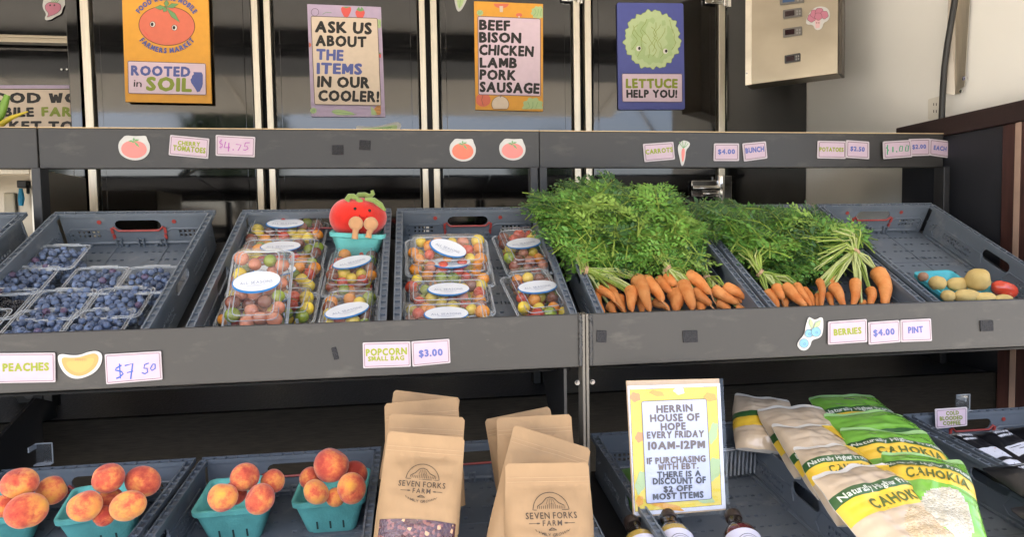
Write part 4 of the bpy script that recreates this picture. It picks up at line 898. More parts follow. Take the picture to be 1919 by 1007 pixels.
# ================================================================== PULP BASKETS
teal = mat('teal pulp basket', (.12,.43,.40), .9, .14, 30, .35, 220)
tealc = mat('cyan plastic basket', (.06,.40,.46), .5, .08, 20, .1, 120)
def make_basket(w0, l0, w1, l1, h, m, name, slots=True):
    r = empty(name, (0,0,0)); b = MB(); rr_ = .014
    def loop(w_, l_, z):
        L = []
        for (sx, sy, q0) in ((1,1,0),(-1,1,90),(-1,-1,180),(1,-1,270)):
            for k in range(4): q = R(q0+30*k); L.append(Vector((sx*(w_/2-rr_)+rr_*math.cos(q), sy*(l_/2-rr_)+rr_*math.sin(q), z+.0025*math.cos(4*math.atan2(sy,sx)))))
        return L
    Ls = [loop(w0-.006,l0-.006,.0),loop(w0,l0,.006),loop(w1,l1,h-.012),loop(w1+.010,l1+.010,h-.010),loop(w1+.012,l1+.012,h),loop(w1+.004,l1+.004,h+.0015),loop(w1-.005,l1-.005,h-.002),loop(w0-.010,l0-.010,.006)]
    N = len(Ls[0]); V = sum(Ls, []); Fs = [list(reversed(range(N))), list(range((len(Ls)-1)*N, len(Ls)*N))]
    for a in range(len(Ls)-1):
        for j in range(N): Fs.append((a*N+j, a*N+(j+1) % N, (a+1)*N+(j+1) % N, (a+1)*N+j))
    b.add(V, Fs, m); b.build('basket_body', r, local=True, smooth=50)
    if slots:
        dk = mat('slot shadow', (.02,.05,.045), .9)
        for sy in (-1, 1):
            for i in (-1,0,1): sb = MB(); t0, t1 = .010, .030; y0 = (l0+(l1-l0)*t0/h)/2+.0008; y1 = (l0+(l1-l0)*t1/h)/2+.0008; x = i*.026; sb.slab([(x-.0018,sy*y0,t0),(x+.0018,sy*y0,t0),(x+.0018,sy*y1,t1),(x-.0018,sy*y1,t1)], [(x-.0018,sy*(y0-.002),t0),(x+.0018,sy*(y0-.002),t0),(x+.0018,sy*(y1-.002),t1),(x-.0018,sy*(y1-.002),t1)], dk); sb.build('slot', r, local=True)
    return r
# plush tomato sitting in a teal basket
TB = MID.px(672, 478, -.095+.02); M = Matrix.Translation(TB) @ Matrix.Rotation(R(9),4,'X')
bk = make_basket(.10, .085, .128, .108, .058, teal, 'pulp_basket', False); put(bk, Matrix.Translation(at(672,474,TB.y-.02)) @ Matrix.Rotation(R(4),4,'Y') @ Matrix.Rotation(R(6),4,'X')); tag(bk, 'small teal pulp basket under the plush tomato', 'basket')
felt = mat('red plush', (.60,.022,.012), .95, .12, 40, .35, 500, sheen=.5, spec=.1); felg = mat('green plush', (.20,.27,.075), .95, .12, 40, .3, 400, sheen=.4, spec=.1); feltan = mat('tan plush', (.50,.27,.13), .95, .08, 30, .2, 400, sheen=.3, spec=.1)
C = at(670, 408, TB.y-.01); pr = empty('plush_tomato', C-Vector((0,0,.06)), 'red plush tomato toy with tan feet and a curly green stem', 'plush toy')
RX, RZ = .0735, .0590
pf = lambda d: (1-.16*max(0,d.z)**10) * (1+.035*math.cos(5*math.atan2(d.y,d.x))*(1-abs(d.z)))
b = MB(); S = Matrix.Translation(C) @ Matrix.Diagonal((RX,.066,RZ,1)); blob(b, felt, 1, pf, 36, 20, S); b.build('plush_body', pr, smooth=80)
b = MB()
st = [(668,374),(674,366),(684,365),(693,369),(699,363),(697,357)]; b.tube([at(x,y,C.y-.015) for x,y in st], [.010,.0085,.007,.0075,.006,.004], felg, 10); b.build('stem', pr, smooth=60)
for L in ([(672,374),(662,368),(655,368),(650,374),(655,378)],[(684,373),(700,375),(713,384),(722,395)],[(668,374),(674,377),(680,377)]):
    b = MB(); n = len(L); b.tube([at(x,y,C.y-.045) for x,y in L], [.004]+[.0075]*(n-2)+[.003], felg, 10); b.build('leaf', pr, smooth=60)
def sphere_hit(px, py, grow=1.0):
    d = ray(px, py); o_ = CAM-C; a = (d.x/RX)**2+(d.y/.066)**2+(d.z/RZ)**2; bb = 2*(o_.x*d.x/RX**2+o_.y*d.y/.066**2+o_.z*d.z/RZ**2); cc = (o_.x/RX)**2+(o_.y/.066)**2+(o_.z/RZ)**2-grow
    t = (-bb-math.sqrt(max(0,bb*bb-4*a*cc)))/(2*a); return CAM+d*t
eyem = mat('black bead eye', (.008,.007,.006), .12)
for x, y in ((665.5,391.5),(692.5,395)):
    b = MB(); sphere_into(b, sphere_hit(x,y), .0042, eyem, 12); b.build('eye', pr, smooth=60)
b = MB(); b.tube([sphere_hit(x,y,1.03) for x,y in ((673,403),(676,407),(681,408.5),(685,407.5),(688,404))], .0011, mat('dark red thread', (.12,.01,.01), .9), 5); b.build('smile', pr)
for xa, ya, xb, yb in ((667,420,665,448),(695,421,690,446)):
    b = MB(); p0, p1 = at(xa,ya,C.y-.078), at(xb,yb,C.y-.078)
    blob(b, feltan, 1, lambda d: 1-.16*max(0,-d.z), 16, 10, Matrix.Translation(p0) @ Matrix.Diagonal((.0185,.010,.0195,1))); b.tube([p0-Vector((0,0,.012)),p0.lerp(p1,.6),p1], [.0085,.0075,.0085], feltan, 10); b.build('foot', pr, smooth=70)

# ================================================================== CARROTS
carm = mat('carrot skin', (.53,.155,.032), .58, .18, 30, .4, 160, spec=.25, rand=.15, alt=(.66,.30,.10), stretch=(1,1,1)); scuff(carm, (.30,.10,.03), 45, .60, .74, (1,1,1)); card_ = mat('carrot tip', (.42,.20,.08), .8, .3, 60, .3, 200)
stemm = mat('carrot stem', (.27,.36,.06), .5, .15, 40, trans=.15); stemp = mat('pale stem', (.42,.46,.17), .5, .15, 40, trans=.1); bandm = mat('tan band', (.42,.27,.15), .8, .2, 120, .4, 300)
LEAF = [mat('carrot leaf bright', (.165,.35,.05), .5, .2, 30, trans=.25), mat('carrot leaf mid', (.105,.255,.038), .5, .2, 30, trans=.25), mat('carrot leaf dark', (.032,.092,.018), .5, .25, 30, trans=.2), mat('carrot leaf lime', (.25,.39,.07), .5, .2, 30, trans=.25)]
def make_frond(rn):
    L = []; n = rn.randint(5,6); bend = rn.uniform(-.35,.35); sag = rn.uniform(.05,.35)
    def ra(t): return Vector((bend*t*t*.4, t, .16*math.sin(t*2.6)-sag*t*t))
    for k in range(6): a, c = ra(k/6), ra((k+1)/6); w_ = .010*(1-k/7); L.append(([a-Vector((w_,0,0)),a+Vector((w_,0,0)),c+Vector((w_,0,0)),c-Vector((w_,0,0))], 1)); L.append(([a-Vector((0,0,w_)),a+Vector((0,0,w_)),c+Vector((0,0,w_)),c-Vector((0,0,w_))], 1))
    for k in range(n+1):
        t = .22+.78*k/n; p = ra(t); sides = (-1,1) if k < n else (0,)
        for sd in sides:
            ln = (.46*(1-t)**.75+.10)*rn.uniform(.8,1.2) if sd else .16
            d = Vector((sd*rn.uniform(.75,1.), rn.uniform(.35,.7), rn.uniform(-.35,.25))).normalized() if sd else Vector((bend*.6,1,-.3)).normalized()
            q = d.cross(Vector((rn.uniform(-.4,.4),rn.uniform(-.4,.4),1))).normalized(); m = max(2,int(ln/.075))
            for j in range(m+1):
                s_ = (j+.6)/(m+1); c = p+d*ln*s_+Vector((0,0,-.12*s_*s_*ln))
                for sg in ((-1,1) if j < m else (0,)):
                    ll = (.125*(1-s_*.5))*rn.uniform(.75,1.25); dd = (d*.75+q*sg*.8+Vector((0,0,rn.uniform(-.3,.3)))).normalized(); ww = dd.cross(Vector((rn.uniform(-.6,.6),rn.uniform(-.6,.6),1))).normalized()*ll*.24
                    L.append(([c, c+dd*ll*.45+ww, c+dd*ll, c+dd*ll*.45-ww], 0))
            L.append(([p-q*.004, p+q*.004, p+d*ln*.9+q*.002, p+d*ln*.9-q*.002], 1))
    return L
_rn = random.Random(21); FR = [make_frond(_rn) for _ in range(10)]
def inpoly(x, y, P):
    c = False
    for i in range(len(P)):
        (x0,y0),(x1,y1) = P[i-1],P[i]
        if (y0 > y) != (y1 > y) and x < (x1-x0)*(y-y0)/(y1-y0)+x0: c = not c
    return c
def add_frond(b, M, mi_leaf, mi_stem, tpl):
    k = len(b.v); V, Fs, Ms = [], [], []
    for q, kind in tpl:
        b.f.append([k+i for i in range(len(q))]); b.m.append(mi_stem if kind else mi_leaf); b.v += [M @ p for p in q]; k += len(q)
def root(parent, crown, tip, r0, n0, n1, curve=0., stub=False):
    """one carrot from its crown to its tip, given in photograph pixels and heights over the crate rim"""
    rn = random.Random(int(crown[0]*13+crown[1])); a, c = MID.px(*crown, n0), MID.px(*tip, n1); rr_ = r0*(a-CAM).dot(_f)/F*1.0
    side = (c-a).cross(MID.n).normalized(); L = (c-a).length; pts, rad = [], []; N = 26; ph = [rn.random()*6 for _ in range(4)]; kn = rn.uniform(.55,.78)
    for k in range(N+1):
        t = k/N; p = a.lerp(c, t)+side*(curve*L*math.sin(t*math.pi)+.0022*math.sin(t*6+ph[0]))+MID.n*(.10*L*math.sin(t*math.pi)*.5)
        prof = min(1, (t/.06+.25))*(1-kn*t**1.5)*(1+.018*math.sin(t*19+ph[1])+.012*math.sin(t*47+ph[2])+.008*rn.uniform(-1,1))
        if t > .9: prof *= max(.12, 1-(t-.9)/.1*.85)
        pts.append(p); rad.append(rr_*prof)
    d = (c-a).normalized(); b = MB(); b.tube([a-d*rr_*.25]+pts, [rr_*.12]+rad, carm, 14)
    if not stub: e = c+(d+Vector((rn.uniform(-.5,.5),0,-.3))).normalized()*rr_*rn.uniform(1.2,3.0); b.tube([c-d*.002, c.lerp(e,.5)+side*.002, e], [rr_*.14,rr_*.07,.0004], card_, 6)
    o = b.build('carrot', parent, smooth=70); return a, d
def bunch(label, band, nb_, roots, fan, region_dir, parent_n, stemcount=5, group='bunches of carrots'):
    base = MID.px(*band, nb_); e = empty('carrot_bunch', base-MID.n*.05, label, 'carrots', group); rn = random.Random(int(band[0]))
    st = MB(); ax = None; acc = Vector((0,0,0))
    for (cx_, cy_, tx, ty, r_, n0, n1, cv) in roots:
        a, d = root(e, (cx_,cy_), (tx,ty), r_, n0, n1, cv); acc += a
        for k in range(stemcount):
            j = Vector((rn.uniform(-1,1),rn.uniform(-1,1),rn.uniform(-1,1)))*.006; m_ = a.lerp(base,.5)+MID.n*rn.uniform(0,.016)+Vector((rn.uniform(-.009,.009),0,0))
            st.tube([a+d*.003+j*.4, m_+j*.5, base+j*1.0], [.0021,.0023,.0021], stemp if rn.random() < .55 else stemm, 6)
    acc = acc/len(roots); axd = (base-acc).normalized()
    for (fx, fy, fn_) in fan:
        t = MID.px(fx, fy, fn_)
        for k in range(5):
            j = Vector((rn.uniform(-1,1),rn.uniform(-1,1),rn.uniform(-1,1)))*.006; tt = t+Vector((rn.uniform(-1,1),rn.uniform(-1,1),rn.uniform(-1,1)))*.018
            st.tube([base+j, base.lerp(tt,.35)+axd*.012+MID.n*.014+j, base.lerp(tt,.7)+MID.n*.010+j*1.5, tt], [.0021,.0021,.0017,.0011], stemm if rn.random() < .7 else stemp, 6)
    st.build('stems', e, smooth=60)
    b = MB(); u = axd.cross(MID.n).normalized(); v = axd.cross(u)
    for q in (-.0022, .0018): b.tube([base+axd*(q+.001*math.sin(k))+u*math.cos(k*.5236)*.0108+v*math.sin(k*.5236)*.0095 for k in range(13)], .0022, bandm, 6, False)
    b.build('band', e, smooth=60)
    return e
def greens(e, pts, hfun, weights, origin, size=(.085,.185), layers=((.004,.8),(-.022,.9),(-.045,1.)), seed=1):
    """fronds laid over the heap; pts are photograph pixels of where each frond's middle shows"""
    rn = random.Random(seed); b = MB(); mi = [b.mi(m) for m in LEAF]; ms = b.mi(stemm)
    for (x, y) in pts:
        for (dn, pr_) in layers:
            if rn.random() > pr_: continue
            p = MID.px(x, y, hfun(x, y)+dn+rn.uniform(-.010,.010)); sz = rn.uniform(*size)
            og = MID.px(origin[0], origin[1], hfun(*origin)*.6); d = (p-og); d -= MID.n*d.dot(MID.n); d = d.normalized() if d.length > .01 else MID.v.copy()
            ang = rn.gauss(0,.75); up = (MID.n+Vector((rn.uniform(-.45,.45),-.25+rn.uniform(-.45,.45),.2))).normalized(); d = Matrix.Rotation(ang,3,MID.n) @ d; d = (d-up*d.dot(up)).normalized(); xd_ = d.cross(up)
            M = Matrix(((xd_.x*sz,d.x*sz,up.x*sz,0),(xd_.y*sz,d.y*sz,up.y*sz,0),(xd_.z*sz,d.z*sz,up.z*sz,0),(0,0,0,1))); M.translation = p-d*sz*.5
            wts = weights if dn > -.02 else [weights[0]*.3,weights[1],weights[2]*2.5,weights[3]*.1]  # deeper fronds get darker leaves, painting in the shade of the gaps
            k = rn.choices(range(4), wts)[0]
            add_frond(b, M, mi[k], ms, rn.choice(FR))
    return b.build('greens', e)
Z4 = lambda *a: (960+a[0]/4, 460+a[1]/4, 960+a[2]/4, 460+a[3]/4)
Z5 = lambda *a: (1440+a[0]/4, 460+a[1]/4, 1440+a[2]/4, 460+a[3]/4)
A1 = [(*Z4(625,360,682,520),10,-.05,-.055,.03),(*Z4(650,325,780,430),9.5,-.035,-.035,0),(*Z4(690,280,840,510),14,-.045,-.05,.0),(*Z4(790,390,850,520),11,-.05,-.06,0),(*Z4(720,450,780,520),11,-.06,-.065,0),(*Z4(600,325,625,380),8,-.06,-.06,0)]
A2 = [(*Z4(885,330,905,505),12.5,-.03,-.04,.02),(*Z4(925,250,1035,505),15,-.018,-.035,-.02),(*Z4(1000,255,1130,430),13.5,-.022,-.03,0),(*Z4(1080,260,1215,380),12.5,-.028,-.035,0),(*Z4(940,400,985,510),10,-.05,-.06,0),(*Z4(1070,420,1180,490),10,-.05,-.055,0)]
A3 = [(*Z4(1150,240,1235,300),12,-.018,-.018,.05),(*Z4(1220,360,1240,500),17,-.04,-.05,0),(*Z4(1265,290,1345,490),14.5,-.022,-.035,-.06),(*Z4(1305,225,1495,370),13.5,-.010,-.018,-.03),(*Z4(1370,345,1490,455),12,-.03,-.038,.04),(*Z4(1395,420,1430,500),13,-.05,-.055,0)]
A4 = [(*Z4(1500,335,1700,440),12,-.025,-.035,.06),(*Z4(1590,310,1830,455),12,-.022,-.03,-.02),(*Z4(1560,350,1760,440),11,-.036,-.042,0),(*Z4(1530,430,1640,480),10,-.05,-.052,0),(*Z4(1680,465,1750,478),6,-.045,-.045,0)]
heap4 = lambda x, y: -.02+.105*max(0,min(1,(520-y)/150))
e1 = bunch('carrot bunch at the left of the large pile, tied beside the crate wall', (1092,505), .0, A1, [(1075,470,.02),(1090,450,.03),(1105,465,.02)], None, 0)
e2 = bunch('carrot bunch in the middle of the large pile, stems pulled left to the tie', (1098,507), .004, A2, [(1080,465,.02),(1105,440,.03)], None, 0, 6)
e3 = bunch('carrot bunch right of the middle of the large pile with thick roots', (1251,503), .006, A3, [(1222,475,.02),(1240,465,.02),(1215,490,.01),(1262,470,.02)], None, 0, 6)
e4 = bunch('carrot bunch at the right end of the large pile, roots pointing right', (1325,523), -.03, A4, [(1300,500,-.02),(1310,490,-.02)], None, 0, 4)
P4 = [(1014,384),(1028,384),(1050,380),(1068,370),(1100,360),(1140,364),(1180,366),(1240,368),(1275,388),(1292,412),(1306,442),(1294,470),(1290,506),(1280,514),(1250,498),(1200,494),(1150,500),(1105,488),(1078,474),(1048,446),(1044,418),(1020,398)]
def sample(P, step, seed):
    rn = random.Random(seed); xs = [p[0] for p in P]; ys = [p[1] for p in P]; o = []; y = min(ys)
    while y < max(ys):
        x = min(xs)
        while x < max(xs):
            q = (x+rn.uniform(-.6,.6)*step, y+rn.uniform(-.6,.6)*step)
            if inpoly(*q, P): o.append(q)
            x += step
        y += step*.72
    return o
pts4 = sample(P4, 14.5, 4); G4 = {0: [], 1: [], 2: [], 3: []}
for q in pts4: G4[0 if q[0] < 1085 else 1 if q[0] < 1165 else 2 if q[0] < 1245 else 3].append(q)
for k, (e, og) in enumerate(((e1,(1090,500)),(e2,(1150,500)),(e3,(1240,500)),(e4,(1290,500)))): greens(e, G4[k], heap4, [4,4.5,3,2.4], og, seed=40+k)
A2 += [(*Z4(905,360,960,500),9,-.042,-.05,.03),(*Z4(1040,330,1100,500),9.5,-.045,-.055,-.02)]; A3 += [(*Z4(1180,330,1185,495),9,-.045,-.06,.02),(*Z4(1330,330,1400,490),9,-.045,-.055,.0)]
B1 = [(*Z5(-10,350,75,480),11,-.03,-.045,0),(*Z5(60,310,100,410),10,-.015,-.025,0),(*Z5(110,310,290,470),12.5,-.025,-.04,.02),(*Z5(200,300,315,465),10,-.03,-.045,0),(*Z5(265,330,345,465),8.5,-.04,-.05,0),(*Z5(110,415,145,475),8.5,-.05,-.06,0)]
B2 = [(*Z5(382,262,408,470),7.5,-.015,-.04,0),(*Z5(360,370,378,470),6,-.04,-.05,0),(*Z5(470,245,480,330),10,-.02,-.03,0),(*Z5(480,300,580,470),11.5,-.018,-.04,.02),(*Z5(440,360,490,470),7.5,-.04,-.055,0),(*Z5(660,270,630,465),11,-.012,-.04,0),(*Z5(700,425,705,475),7,-.04,-.055,0),(*Z5(762,330,772,475),10,-.03,-.05,0),(*Z5(820,195,880,465),15.5,-.008,-.04,-.03)]
heap5 = lambda x, y: -.035+.085*max(0,min(1,(530-y)/150))
e5 = bunch('carrot bunch at the left of the darker pile, tied twice', (1424,512), -.004, B1, [(1395,485,.0),(1410,470,.01),(1385,470,.01),(1430,470,.02)], None, 0, 6)
e6 = bunch('carrot bunch with its stems gathered in a tall tie and roots spread below', (1602,472), .030, B2, [(1560,445,.05),(1540,470,.03),(1530,500,.01),(1590,440,.06),(1510,450,.04)], None, 0, 6)
P5 = [(1336,402),(1356,394),(1400,410),(1470,405),(1500,416),(1556,430),(1608,446),(1590,460),(1560,480),(1535,515),(1500,532),(1445,498),(1404,480),(1380,462),(1350,440),(1338,418)]
pts5 = sample(P5, 14.5, 9)
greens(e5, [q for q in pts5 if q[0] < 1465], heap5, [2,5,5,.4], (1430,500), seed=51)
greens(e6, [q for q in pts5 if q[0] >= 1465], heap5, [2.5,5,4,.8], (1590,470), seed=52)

# ================================================================== POTATOES AND RED TOMATO
potm = mat('potato skin', (.54,.38,.13), .75, .12, 25, .3, 140, alt=(.62,.47,.20), rand=.08, spec=.25); scuff(potm, (.25,.16,.07), 60, .62, .72, (1,1,1))
potr = mat('reddish potato', (.36,.20,.12), .8, .15, 25, .2, 140); bigt = mat('big tomato skin', (.58,.06,.03), .2, .15, 25, coat=.3)
def lump(name, px, py, rx, ry, n, m, label, cat, group, rot=0., seed=0, f=None):
    p = MID.px(px, py, n); k = (p-CAM).dot(_f)/F; b = MB(); s_ = Vector((seed*3.1,1.7,.3))
    blob(b, m, 1, f or (lambda d: 1+.11*noise.noise(d*1.3+s_)+.04*noise.noise(d*3.1+s_)), 22, 14, Matrix.Translation(p) @ Matrix.Rotation(rot,4,'Y') @ Matrix.Diagonal((rx*k, min(rx,ry)*k*1.05, ry*k, 1)))
    o = b.build(name, smooth=80); return tag(o, label, cat, group)
for (px, py, rz, lab) in ((1764,552,.05,'cyan basket of potatoes at the back left, partly hidden by the front one'),(1836,580,.02,'cyan basket of potatoes at the front, mostly hidden behind the fascia')):
    o = make_basket(.085,.085,.110,.105,.042,tealc,'potato_basket',False); put(o, Matrix.Translation(MID.px(px,py,-.0965)) @ MID.rot(rz)); tag(o, lab, 'basket', 'cyan potato baskets')
for q in ((1730,519,9,9,-.050,potr,'small reddish potato at the left of the back basket'),(1757,531,14.5,14,-.045,potm,'round potato at the front left of the back basket'),(1795,533,21,13.5,-.047,potm,'long potato behind the large round one'),(1832,524,21,21,-.022,potm,'largest round potato on top of the baskets'),
        (1777,555,13,11,-.055,potm,'potato at the far left of the front basket'),(1812,555,27,13,-.050,potm,'longest potato lying at the front of the cyan basket'),(1846,559,22,11,-.050,potm,'potato in the middle of the front basket by the fascia'),(1880,562,20,10,-.052,potm,'potato at the right end of the front basket')):
    lump('potato', *q[:6], q[6], 'potato', 'potatoes in the front of the right crate', seed=q[0])
lump('ripe_tomato', 1882, 543, 26, 17, -.045, bigt, 'large flattened red tomato beside the potatoes', 'tomato', None, .35, 3, lambda d: (1-.22*max(0,d.z)**8)*(1+.05*math.cos(6*math.atan2(d.y,d.x))*(1-abs(d.z))))

# ================================================================== PEACHES IN TEAL BASKETS
def peach_mat():
    m = mat('peach skin', (.62,.28,.05), .8, 0, 9, .12, 300, spec=.2, sheen=.25); n = m.node_tree.nodes; l = m.node_tree.links
    tc = n['Texture Coordinate']; oi = n.new('ShaderNodeObjectInfo'); ad = n.new('ShaderNodeVectorMath'); ad.operation = 'ADD'; sc_ = n.new('ShaderNodeVectorMath'); sc_.operation = 'SCALE'; cb = n.new('ShaderNodeCombineXYZ')
    mu = n.new('ShaderNodeMath'); mu.operation = 'MULTIPLY'; mu.inputs[1].default_value = 37; l.new(oi.outputs['Random'], mu.inputs[0]); l.new(mu.outputs[0], cb.inputs[0]); l.new(oi.outputs['Random'], cb.inputs[1])
    l.new(tc.outputs['Object'], ad.inputs[0]); l.new(cb.outputs[0], ad.inputs[1])
    nz = n['Noise Texture']; l.new(ad.outputs[0], nz.inputs['Vector']); nz.inputs['Scale'].default_value = .95; nz.inputs['Detail'].default_value = 6; nz.inputs['Roughness'].default_value = .68
    r = n['Color Ramp'].color_ramp; r.elements[0].position = .34; r.elements[0].color = (.36,.045,.03,1); r.elements[1].position = .72; r.elements[1].color = (.66,.33,.05,1)
    mr = n.new('ShaderNodeMath'); mr.operation = 'MULTIPLY_ADD'; mr.inputs[1].default_value = .22; mr.inputs[2].default_value = -.13; l.new(oi.outputs['Random'], mr.inputs[0]); m3 = n.new('ShaderNodeMath'); m3.operation = 'ADD'; l.new(nz.outputs[0], m3.inputs[0]); l.new(mr.outputs[0], m3.inputs[1]); l.new(m3.outputs[0], n['Color Ramp'].inputs[0])
    e = r.elements.new(.46); e.color = (.52,.10,.045,1); e = r.elements.new(.56); e.color = (.62,.22,.06,1)
    return m
peachm = peach_mat(); b = MB()
def pfun(d):
    q = math.atan2(d.x, -d.y); return (1-.075*math.exp(-(q/.16)**2)*(1-.6*max(0,-d.z)))*(1-.16*max(0,d.z)**10)*(1+.05*max(0,-d.z)**14)
blob(b, peachm, 1, pfun, 36, 22); o = b.build('peach', local=True, smooth=80); PM = o.data; bpy.data.objects.remove(o)
def peach(px, py, rx, ry, Y, label, group, rot=(0,0,0)):
    p = at(px, py, Y); ct_ = (p-CAM).normalized().dot(_f); k = (p-CAM).dot(_f)/F*ct_**.75; o = bpy.data.objects.new('peach', PM); col.objects.link(o); o.location = p; o.rotation_euler = rot; o.scale = (rx*k, (rx+ry)/2*k, ry*k); tag(o, label, 'peach', group)
pbk = make_basket(.100,.100,.134,.134,.080,teal,'pulp_basket')
for i, (px, py, rz, lab) in enumerate(((10,1013,.30,'teal pulp basket of peaches cut by the left and bottom edges'),(204,1001,.20,'teal pulp basket of mostly red peaches in the left crate'),(451,990,.02,'teal pulp basket of peaches at the left of the second crate'),(627,974,-.02,'teal pulp basket of peaches beside the paper pouches'))):
    o = pbk if i == 0 else copy_tree(pbk); put(o, Matrix.Translation(LOW.px(px,py,-.0965)) @ LOW.rot(rz)); tag(o, lab, 'basket', 'teal pulp baskets of peaches')
Y1, Y2, Y3, Y4 = 1.18, 1.20, 1.225, 1.265
for q in ((37,907,37,35,Y1,'largest peach on top in the leftmost basket',(.2,.1,.3)),(98,920,32,31,Y1+.04,'yellow peach at the back right of the leftmost basket',(1.2,.4,2)),(50,958,45,34,Y1-.03,'red peach lying at the front of the leftmost basket',(1.3,.2,1)),(4,950,24,27,Y1-.02,'peach at the left edge of the picture',(.4,1,4)),
        (203,897,33,31,Y2,'red peach on top in the second basket from the left',(.2,.3,5)),(268,903,36,29,Y2+.03,'deep red peach at the back right of the second basket',(.5,.6,.1)),(159,949,35,33,Y2-.04,'pale creased peach at the front left of the second basket',(.1,-.3,-.2)),(240,949,39,27,Y2-.035,'red peach at the front right of the second basket',(1.2,.5,3)),(207,938,26,26,Y2+.02,'yellow peach deep in the middle of the second basket',(1,1,1)),(195,968,22,22,Y2-.02,'small dark peach low between the front two of the second basket',(2,1,1)),
        (459,895,31,26,Y3,'peach on top in the basket at the left of the second crate',(1.4,.3,1)),(418,932,31,29,Y3-.035,'rosy peach at the front left of the third basket',(.3,.2,2)),(487,936,34,28,Y3-.04,'rounded red and yellow peach at the front right of the third basket',(.9,.1,5)),(511,902,23,24,Y3+.03,'small red peach at the back right of the third basket',(.2,.8,3)),(440,925,24,24,Y3+.02,'peach deep in the middle of the third basket',(.2,.8,1)),
        (621,872,35,33,Y4,'large rosy peach on top in the basket beside the pouches',(.5,-.2,2.2)),(663,890,27,26,Y4+.035,'yellow peach at the back right of the fourth basket',(1,.3,.4)),(593,923,31,22,Y4-.035,'red peach at the front left of the fourth basket',(.8,.4,1.3)),(659,916,32,25,Y4-.04,'yellow peach with a pointed tip at the front right of the fourth basket',(1.4,1.2,.5)),(582,897,22,22,Y4+.03,'dull red peach at the back left of the fourth basket',(1,2,3)),(629,933,20,18,Y4-.02,'yellow peach low between the front two of the fourth basket',(.5,1,2))):
    peach(*q[:6], 'peaches in the teal baskets', q[6])

# ================================================================== PAPER POUCHES
kraft = mat('kraft paper', (.315,.205,.11), .75, .07, 18, .35, 40, spec=.25, stretch=(1,1,.6)); kraftd = mat('kraft fold', (.40,.26,.14), .8, .1, 18); inkb = mat('dark brown print', (.055,.035,.022), .7, .1, 30)
def kern_mat(name, a, b_, c, sc_):
    m = mat(name, a, .25, .1, 20, coat=.6); n = m.node_tree.nodes; l = m.node_tree.links; vo = n.new('ShaderNodeTexVoronoi'); vo.inputs['Scale'].default_value = sc_; l.new(n['Texture Coordinate'].outputs['Object'], vo.inputs['Vector'])
    rp = n.new('ShaderNodeValToRGB'); rp.color_ramp.interpolation = 'CONSTANT'; rp.color_ramp.elements[0].color = (*a,1); rp.color_ramp.elements[1].color = (*b_,1); rp.color_ramp.elements[1].position = .7; e = rp.color_ramp.elements.new(.88); e.color = (*c,1)
    l.new(vo.outputs['Color'], rp.inputs[0]); l.new(rp.outputs[0], n['Principled BSDF'].inputs['Base Color'])
    bp = n.new('ShaderNodeBump'); bp.inputs['Strength'].default_value = .6; bp.inputs['Distance'].default_value = .003; bp.invert = True; l.new(vo.outputs['Distance'], bp.inputs['Height']); l.new(bp.outputs[0], n['Principled BSDF'].inputs['Normal']); return m
kern = kern_mat('dark popcorn kernels', (.05,.012,.02), (.16,.05,.045), (.45,.26,.14), 190.)
class Bag:
    """a filled flexible bag: front skin over a frame set by its top corners and the middle of its foot"""
    def __init__(s, A, B_, foot, thick, prof, seed, neck=0., wr=1., rag=0.):
        s.A = A; mid = (A+B_)/2; s.x = (B_-A).normalized(); s.w = (B_-A).length; s.l = (foot-mid).length; d = (foot-mid).normalized(); s.d = (d-s.x*d.dot(s.x)).normalized(); s.n = s.d.cross(s.x); s.n = -s.n if s.n.dot(CAM-mid) < 0 else s.n
        s.mid = mid; s.T = thick; s.prof = prof; s.seed = seed; s.neck = neck; s.wr = wr; s.rag = rag
    def hgt(s, a, v):
        """front bulge at a in -1..1 across, v in 0..1 down"""
        e = max(0, 1-abs(a)**2.6)**.6; p = s.prof(v)
        q = Vector((a*2.2+s.seed, v*3.2, s.seed*.7)); wv = noise.noise(q)*.10+noise.noise(q*2.3)*.05+.05*noise.noise(Vector((a*1.1+s.seed, v*14, 2)))
        return s.T*(p*e+s.wr*wv*min(1,v*5)*e)
    def edge(s, v): return (1-.07*max(0,1-v/.035)**2)*(1+s.neck*s.prof(v)+.012*noise.noise(Vector((v*5,s.seed,1))))
    def pt(s, a, v, h=0., back=False):
        rg = s.rag; q = max(0,1-v/.25)
        p = s.mid+s.x*(a*s.w/2*(s.edge(v)+rg*.9*noise.noise(Vector((v*3.1,s.seed*1.3+(9 if a > 0 else 0),4)))))+s.d*s.l*(v+rg*q*noise.noise(Vector((a*1.6,s.seed,8))))+s.n*s.l*rg*.8*q*noise.noise(Vector((a*1.3,s.seed,3)))
        return p+s.n*((-.45 if back else 1)*s.hgt(a, v)+h+(0 if back else .0015))
    def mesh(s, name, parent, m, nu=26, nv=36, mback=None):
        b = MB(); b.grid(lambda u, v: s.pt(2*u-1, v), nu, nv, m); b.grid(lambda u, v: s.pt(1-2*u, v, 0, True), nu, nv, mback or (m if isinstance(m, bpy.types.Material) else m(.5,.02)))
        for sd in (0, 1):                      # close the sides, top and foot
            a = -1 if sd else 1; b.grid(lambda u, v: s.pt(a, v).lerp(s.pt(a, v, 0, True), u if sd == 0 else 1-u), 1, nv, mback or (m if isinstance(m, bpy.types.Material) else m(.5,.02)))
        for v0 in (0, 1): b.grid(lambda u, v: s.pt(2*u-1, v0).lerp(s.pt(2*u-1, v0, 0, True), v if v0 else 1-v), nu, 1, mback or (m if isinstance(m, bpy.types.Material) else m(.5,.02)))
        return b.build(name, parent, smooth=60)
    def map(s): return lambda x, y, h: s.pt(x*2/s.w, y/s.l, h)
glyphs("SEVNFORKMILYGWB", .012, 's')
